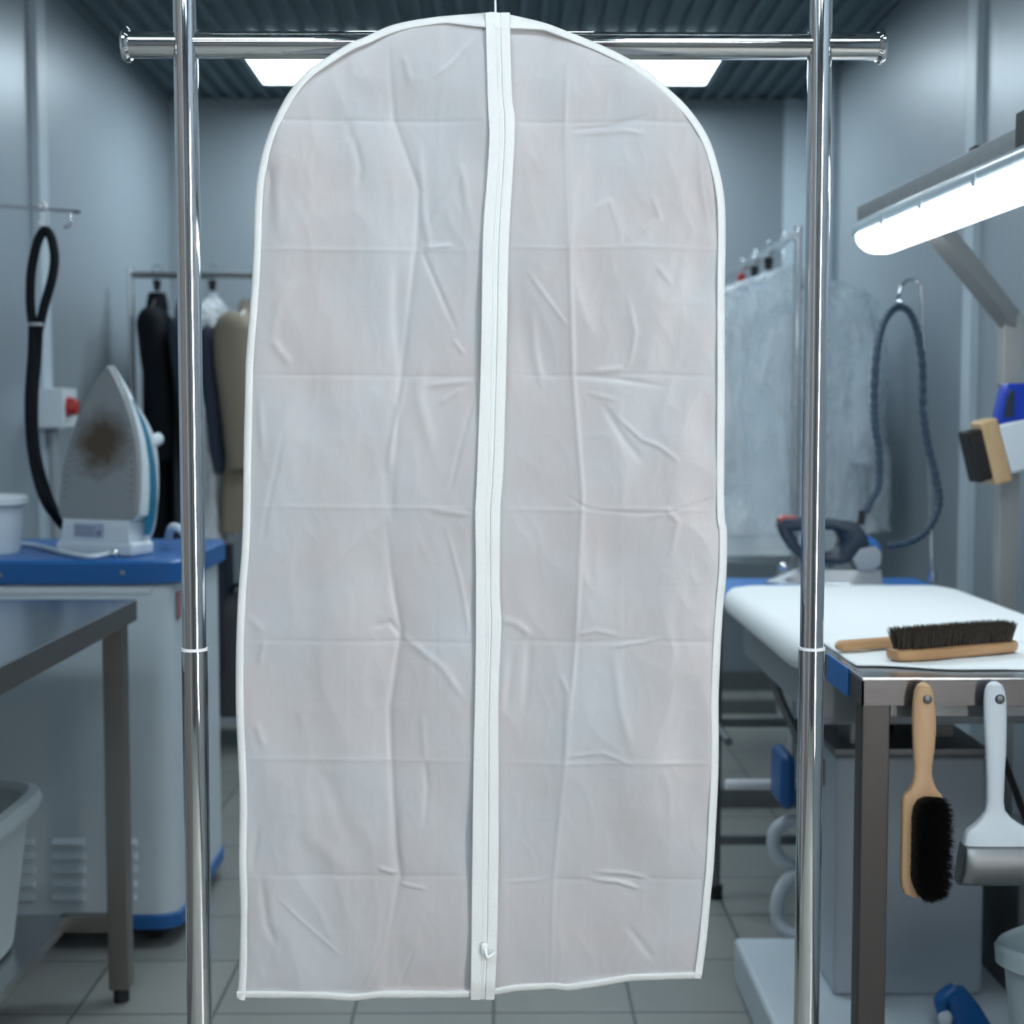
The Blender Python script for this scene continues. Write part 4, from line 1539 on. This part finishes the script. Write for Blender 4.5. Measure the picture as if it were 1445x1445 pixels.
# ------------------------------------------------------------------ hanging wooden brush
dW = TY0 - .020
hw_ = thing('hanging_brush', 'wooden brush with black bristles hanging by its handle from the steel table', 'brush', P(1306, 984, dW))
a = MB()
rg = []
tab = [(963, 1303, 3), (967, 1303, 9), (975, 1303, 13), (990, 1303, 15.5), (1010, 1303.5, 17), (1030, 1304, 17), (1055, 1303.5, 15.5), (1080, 1302.5, 13), (1093, 1302, 12.8), (1104, 1302, 15), (1114, 1302, 20), (1121, 1301.5, 27), (1127, 1301, 29), (1180, 1300, 29), (1235, 1298.5, 28.5), (1250, 1298, 27), (1260, 1297, 22), (1264, 1297, 12)]
for y, x, w in tab:
    c = P(x, y, dW)
    ww = w * dW / F
    th = .0085 if y < 1095 else .010
    rg.append(ering(c, X, Y, ww, th * min(1, ww / .006), 2.6 if y < 1100 else 4, 32))
a.rings(rg)
hh = a.build('wooden_handle', woodL, hw_)
hc = P(1306, 985, dW)
MB().cyl(hc - Y * .0092, hc - Y * .0080, .0052, 18).build('hanging_hole', black_rub, hh)
a = MB()
rnd = random.Random(5)
top, bot = P(1300, 1122, dW), P(1300, 1256, dW)


def of2(r):
    v = r.uniform(0, 1)
    u = r.uniform(-1, 1)
    sq = min(1, math.sqrt(max(0, 1 - abs(2 * v - 1) ** 6)) + .02)
    z = top.z + (bot.z - top.z) * v
    x = top.x + (.0035) + u * .021 * sq
    lean = Vector((u * .30 + .42, -1, (0.5 - v) * .35 - .12)).normalized()
    return Vector((x, dW - .009, z)), lean


bristle_field(a, of2, 6500, .030, 0, .0006, rnd, Z, .10)
ct = (top + bot) / 2
a.rings([ering((ct.x + .004 + e2, dW - .008 - d_, ct.z), X, Z, .021 - e, (top.z - bot.z) / 2 - e - .001, 5, 40) for d_, e, e2 in ((0, 0, 0), (.016, .001, .006))])
a.build('bristles', bristle_k, hw_, sharp=180, recalc=False)

# ------------------------------------------------------------------ hanging white lint tool
dT = TY0 - .022
lr = thing('lint_scraper', 'white handled wide lint scraper hanging on the table front beside the wooden brush', 'lint tool', P(1408, 985, dT))
a = MB()
rg = []
tab = [(962, 1403.5, 4), (966, 1403.5, 10), (974, 1403.5, 14), (990, 1404, 16), (1020, 1404.5, 16), (1060, 1405, 14.5), (1100, 1404.5, 12.5), (1130, 1404, 12), (1143, 1404, 14), (1153, 1405, 21), (1162, 1407, 32), (1170, 1409, 45), (1176, 1410, 50), (1183, 1410, 51.5), (1191, 1410, 53)]
for y, x, w in tab:
    c = P(x, y, dT)
    ww = w * dT / F
    th = lerp([(962, .009), (1143, .009), (1180, .014), (1191, .015)], y)
    rg.append(ering(c, X, Y, ww, th * min(1, ww / .007), 2.6 if y < 1145 else 4, 32))
a.rings(rg)
hh = a.build('handle', white_pl, lr)
hc = P(1408, 985, dT)
MB().cyl(hc - Y * .0097, hc - Y * .0085, .0075, 18).build('hanging_hole', black_rub, hh)
a = MB()
e0, e1 = P(1356, 1219, dT), P(1464, 1219, dT)
rg = []
for dz, dx0, th, yo in ((.0315, 0, .016, 0), (.028, 0, .021, -.001), (.012, -.002, .026, -.003), (-.006, -.0045, .027, -.004), (-.024, -.007, .022, -.002), (-.030, -.0065, .014, 0)):
    c = Vector(((e0.x + e1.x) / 2, dT + yo, e0.z + dz))
    rg.append(ering(c, X, Y, (e1.x - e0.x) / 2 - dx0, th, 6, 40))
a.rings(rg)
a.build('scraper_head', roller_m, lr)['label'] = 'grey metallic curved head'

# ------------------------------------------------------------------ work lamp
LP = thing('work_lamp', 'glowing long work lamp on a steel arm and post at the upper right', 'lamp', (1.19, 3.3, 0))
Fp, Np = Vector((.838, 3.22, 1.0)), Vector((.905, 1.90, 1.0))
u_ = (Np - Fp).normalized()
sdir = u_.cross(Z).normalized()


def lampbox(mb, t0, t1, z0, z1, w, bevel, cxo=0):
    A_, B_ = Fp + u_ * t0, Fp + u_ * t1
    ptsb = []
    A2, B2 = A_ + sdir * (cxo - w / 2), A_ + sdir * (cxo + w / 2)
    mb.prism([Vector((A2.x, A2.y, z0)), Vector((B2.x, B2.y, z0)), Vector((B2.x, B2.y, z1)), Vector((A2.x, A2.y, z1))], (B_ - A_), bevel)


Ln = (Np - Fp).length
a = MB(); lampbox(a, -.02, Ln, 1.692, 1.732, .060, .003); a.build('mounting_channel', steel_dark, LP)
a = MB(); lampbox(a, -.005, Ln - .05, 1.660, 1.693, .100, .010); hs2 = a.build('housing', clear_body, LP)
a = MB()
rg = []
for i in range(44):
    t = i / 43
    dd = (Ln - .06) * t
    k = min(1, (dd / .05)) ** .5 if dd < .05 else 1
    if i == 0:
        k = .12
    c = Fp + u_ * dd
    ring = []
    for j in range(20):
        an = PI + PI * j / 19
        q = sup(an, 2.6)
        ring.append(Vector((c.x, c.y, 1.662)) + sdir * (q[0] * .052 * (.5 + .5 * k)) + Z * (q[1] * .044 * k))
    rg.append(ring)
a.rings(rg)
a.build('diffuser', tube_m, LP)
for t in (.22, .45, .72, .95):
    a = MB(); lampbox(a, t, t + .018, 1.655, 1.680, .108, .002); a.build('clip', clear_body, hs2)
a = MB(); lampbox(a, .60, .63, 1.73, 1.746, .025, .002); a.build('screw', black_rub, LP)
a = MB(); lampbox(a, .865, .97, 1.69, 1.752, .075, .003); a.build('bracket', black_rub, LP)
aE, aS = P(1426, 452, 3.30), P(1300, 327, 2.98)
top_ = Vector((aE.x, 3.30, aE.z))
a = MB()
dv = (aS - top_)
pn = dv.normalized()
up = Vector((-pn.z, 0, pn.x)).normalized()
sd = pn.cross(up)


def bar(mb, A_, B_, hu, hv, upv, bevel=.003):
    d = (B_ - A_).normalized()
    s_ = d.cross(upv).normalized()
    u2 = s_.cross(d).normalized()
    mb.prism([A_ + u2 * hu + s_ * hv, A_ + u2 * hu - s_ * hv, A_ - u2 * hu - s_ * hv, A_ - u2 * hu + s_ * hv], B_ - A_, bevel)


bar(a, top_ - pn * .0, aS + Vector((-.01, -.03, .04)), .022, .020, Z)
a.build('arm', lamp_arm_m, LP)
MB().box((top_.x - .0225, 3.2775, .012), (top_.x + .0225, 3.3225, top_.z + .012), .003).build('post', lamp_arm_m, LP)
MB().box((top_.x - .08, 3.22, 0), (top_.x + .08, 3.38, .012), .003).build('base_plate', steel_dark, LP)
tm = Fp + u_ * .36
a = MB()
bar(a, Vector((tm.x + .02, tm.y, 1.70)), aS + Vector((-.01, -.03, .04)), .015, .012, Z)
a.build('arm_bracket', steel_leg, LP)

# brush with blue handle hooked on the lamp post
dQ = 3.215
bb = thing('scrubbing_brush', 'brush with black bristles, pale wood block and blue handle hooked on the lamp post', 'brush', P(1410, 640, dQ))


def quad(px, d0, d1, bevel, mat, name, par=bb):
    a = MB()
    a.prism([P(x, y, d0) for x, y in px], (0, d1 - d0, 0), bevel, 3)
    return a.build(name, mat, par)


quad([(1364, 609), (1391, 604), (1407, 674), (1381, 682)], dQ - .035, dQ + .035, .006, bristle_k, 'bristles')
quad([(1384, 596), (1408, 589), (1430, 679), (1405, 685)], dQ - .04, dQ + .04, .006, woodP, 'wooden_block')
quad([(1409, 600), (1470, 588), (1478, 655), (1428, 669), (1426, 662)], dQ - .038, dQ + .038, .006, white_pl, 'white_shell')
ha = quad([(1407, 597), (1409, 585), (1417, 548), (1424, 541), (1464, 540), (1470, 590), (1440, 594), (1414, 601)], dQ - .022, dQ + .022, .007, blue_handle, 'handle')
quad([(1417, 590), (1421, 560), (1427, 550), (1432, 552), (1431, 588)], dQ - .0265, dQ - .021, .002, navy_pl, 'grip_recess', ha)
MB().cyl(P(1424, 545, dQ) , (P(1424, 545, dQ).x, 3.28, P(1424, 545, dQ).z + .004), .005, 10).build('hook', steel_dark, bb)

# ------------------------------------------------------------------ lower right corner things
bn = thing('plastic_bin', 'translucent plastic bin cut by the lower right picture corner', 'bin', (.96, 2.26, 0))
bx, by = .998, 2.26
zt2 = .392
bu, bv = Vector((math.cos(.62), math.sin(.62), 0)), Vector((-math.sin(.62), math.cos(.62), 0))
BR = lambda k, z: ering((bx, by, z), bu, bv, k, k * .85, 5, 48)
a = MB()
a.rings([BR(k, z) for z, k in ((.0, .105), (.01, .115), (zt2 - .02, .150), (zt2, .153), (zt2, .147), (zt2 - .02, .144), (.02, .108))])
a.build('bucket', bin_m, bn)
a = MB()
a.rings([BR(.152, zt2 - .03), BR(.161, zt2 - .03), BR(.163, zt2 - .004), BR(.158, zt2 + .004), BR(.147, zt2)], cap=False)
a.build('rim', bin_m, bn)

bt = thing('spray_bottle', 'blue spray bottle with white nozzle leaning on the pedestal foot at lower right', 'bottle', P(1365, 1440, 2.62))
dB_ = 2.60
A_, B_ = P(1345, 1396, dB_), P(1398, 1500, dB_)
ax_ = (B_ - A_).normalized()
a = MB()
n1 = ax_.cross(Y).normalized()
rg = []
for t, r_ in ((0, .010), (.004, .020), (.03, .026), (.05, .030), (.13, .036), (.150, .034), (.155, .02)):
    rg.append(ering(A_ + ax_ * t, n1, Y, r_, r_ * .8, 2.6, 24))
a.rings(rg)
a.build('body', blue_pl, bt)
q = P(1334, 1412, dB_)
a = MB().tube([P(1348, 1395, dB_), P(1338, 1402, dB_), P(1328, 1412, dB_), P(1330, 1432, dB_)], [.012, .014, .014, .010], 14, smooth=3)
a.build('trigger_head', blue_pl, bt)
MB().sphere(P(1334, 1436, dB_ - .01), .014).build('nozzle', white_pl, bt)
# dark box filling the dark area beside the pedestal with black lead
ap = thing('floor_box', 'dark box on the floor right of the white pedestal', 'cuboid', (1.14, 2.85, 0))
MB().box((1.02, 2.72, 0), (1.28, 3.02, .40), .012, 3).build('casing', steel_dark, ap)
MB().box((1.035, 2.714, .06), (1.265, 2.722, .36), .004).build('front_panel', navy_pl, ap)
cbl = MB().tube([P(1416, 1070, 2.68), P(1425, 1095, 2.68), P(1438, 1130, 2.68), P(1452, 1175, 2.68), P(1460, 1260, 2.7), (1.1, 2.72, .30)], .007, 10, smooth=5).build('black_cable', black_rub)
tag(cbl, 'black cable running down behind the white lint scraper to the right edge', 'cable')
# mount cable to underside of tabletop: starts at tray edge
# ------------------------------------------------------------------ world and colour
w = bpy.data.worlds.new('world')
sc.world = w
w.use_nodes = True
w.node_tree.nodes['Background'].inputs[0].default_value = (0.5, 0.6, 0.7, 1)
w.node_tree.nodes['Background'].inputs[1].default_value = 0.05
sc.view_settings.view_transform = 'Standard'
sc.view_settings.look = 'None'
sc.view_settings.gamma = 1
sc.view_settings.use_curve_mapping = False
sc.view_settings.exposure = 0.0
sc.cycles.max_bounces = 10
sc.cycles.diffuse_bounces = 5
sc.cycles.glossy_bounces = 5
sc.cycles.transparent_max_bounces = 24
sc.cycles.use_denoising = True
sc.cycles.sample_clamp_indirect = 8
bpy.context.view_layer.update()
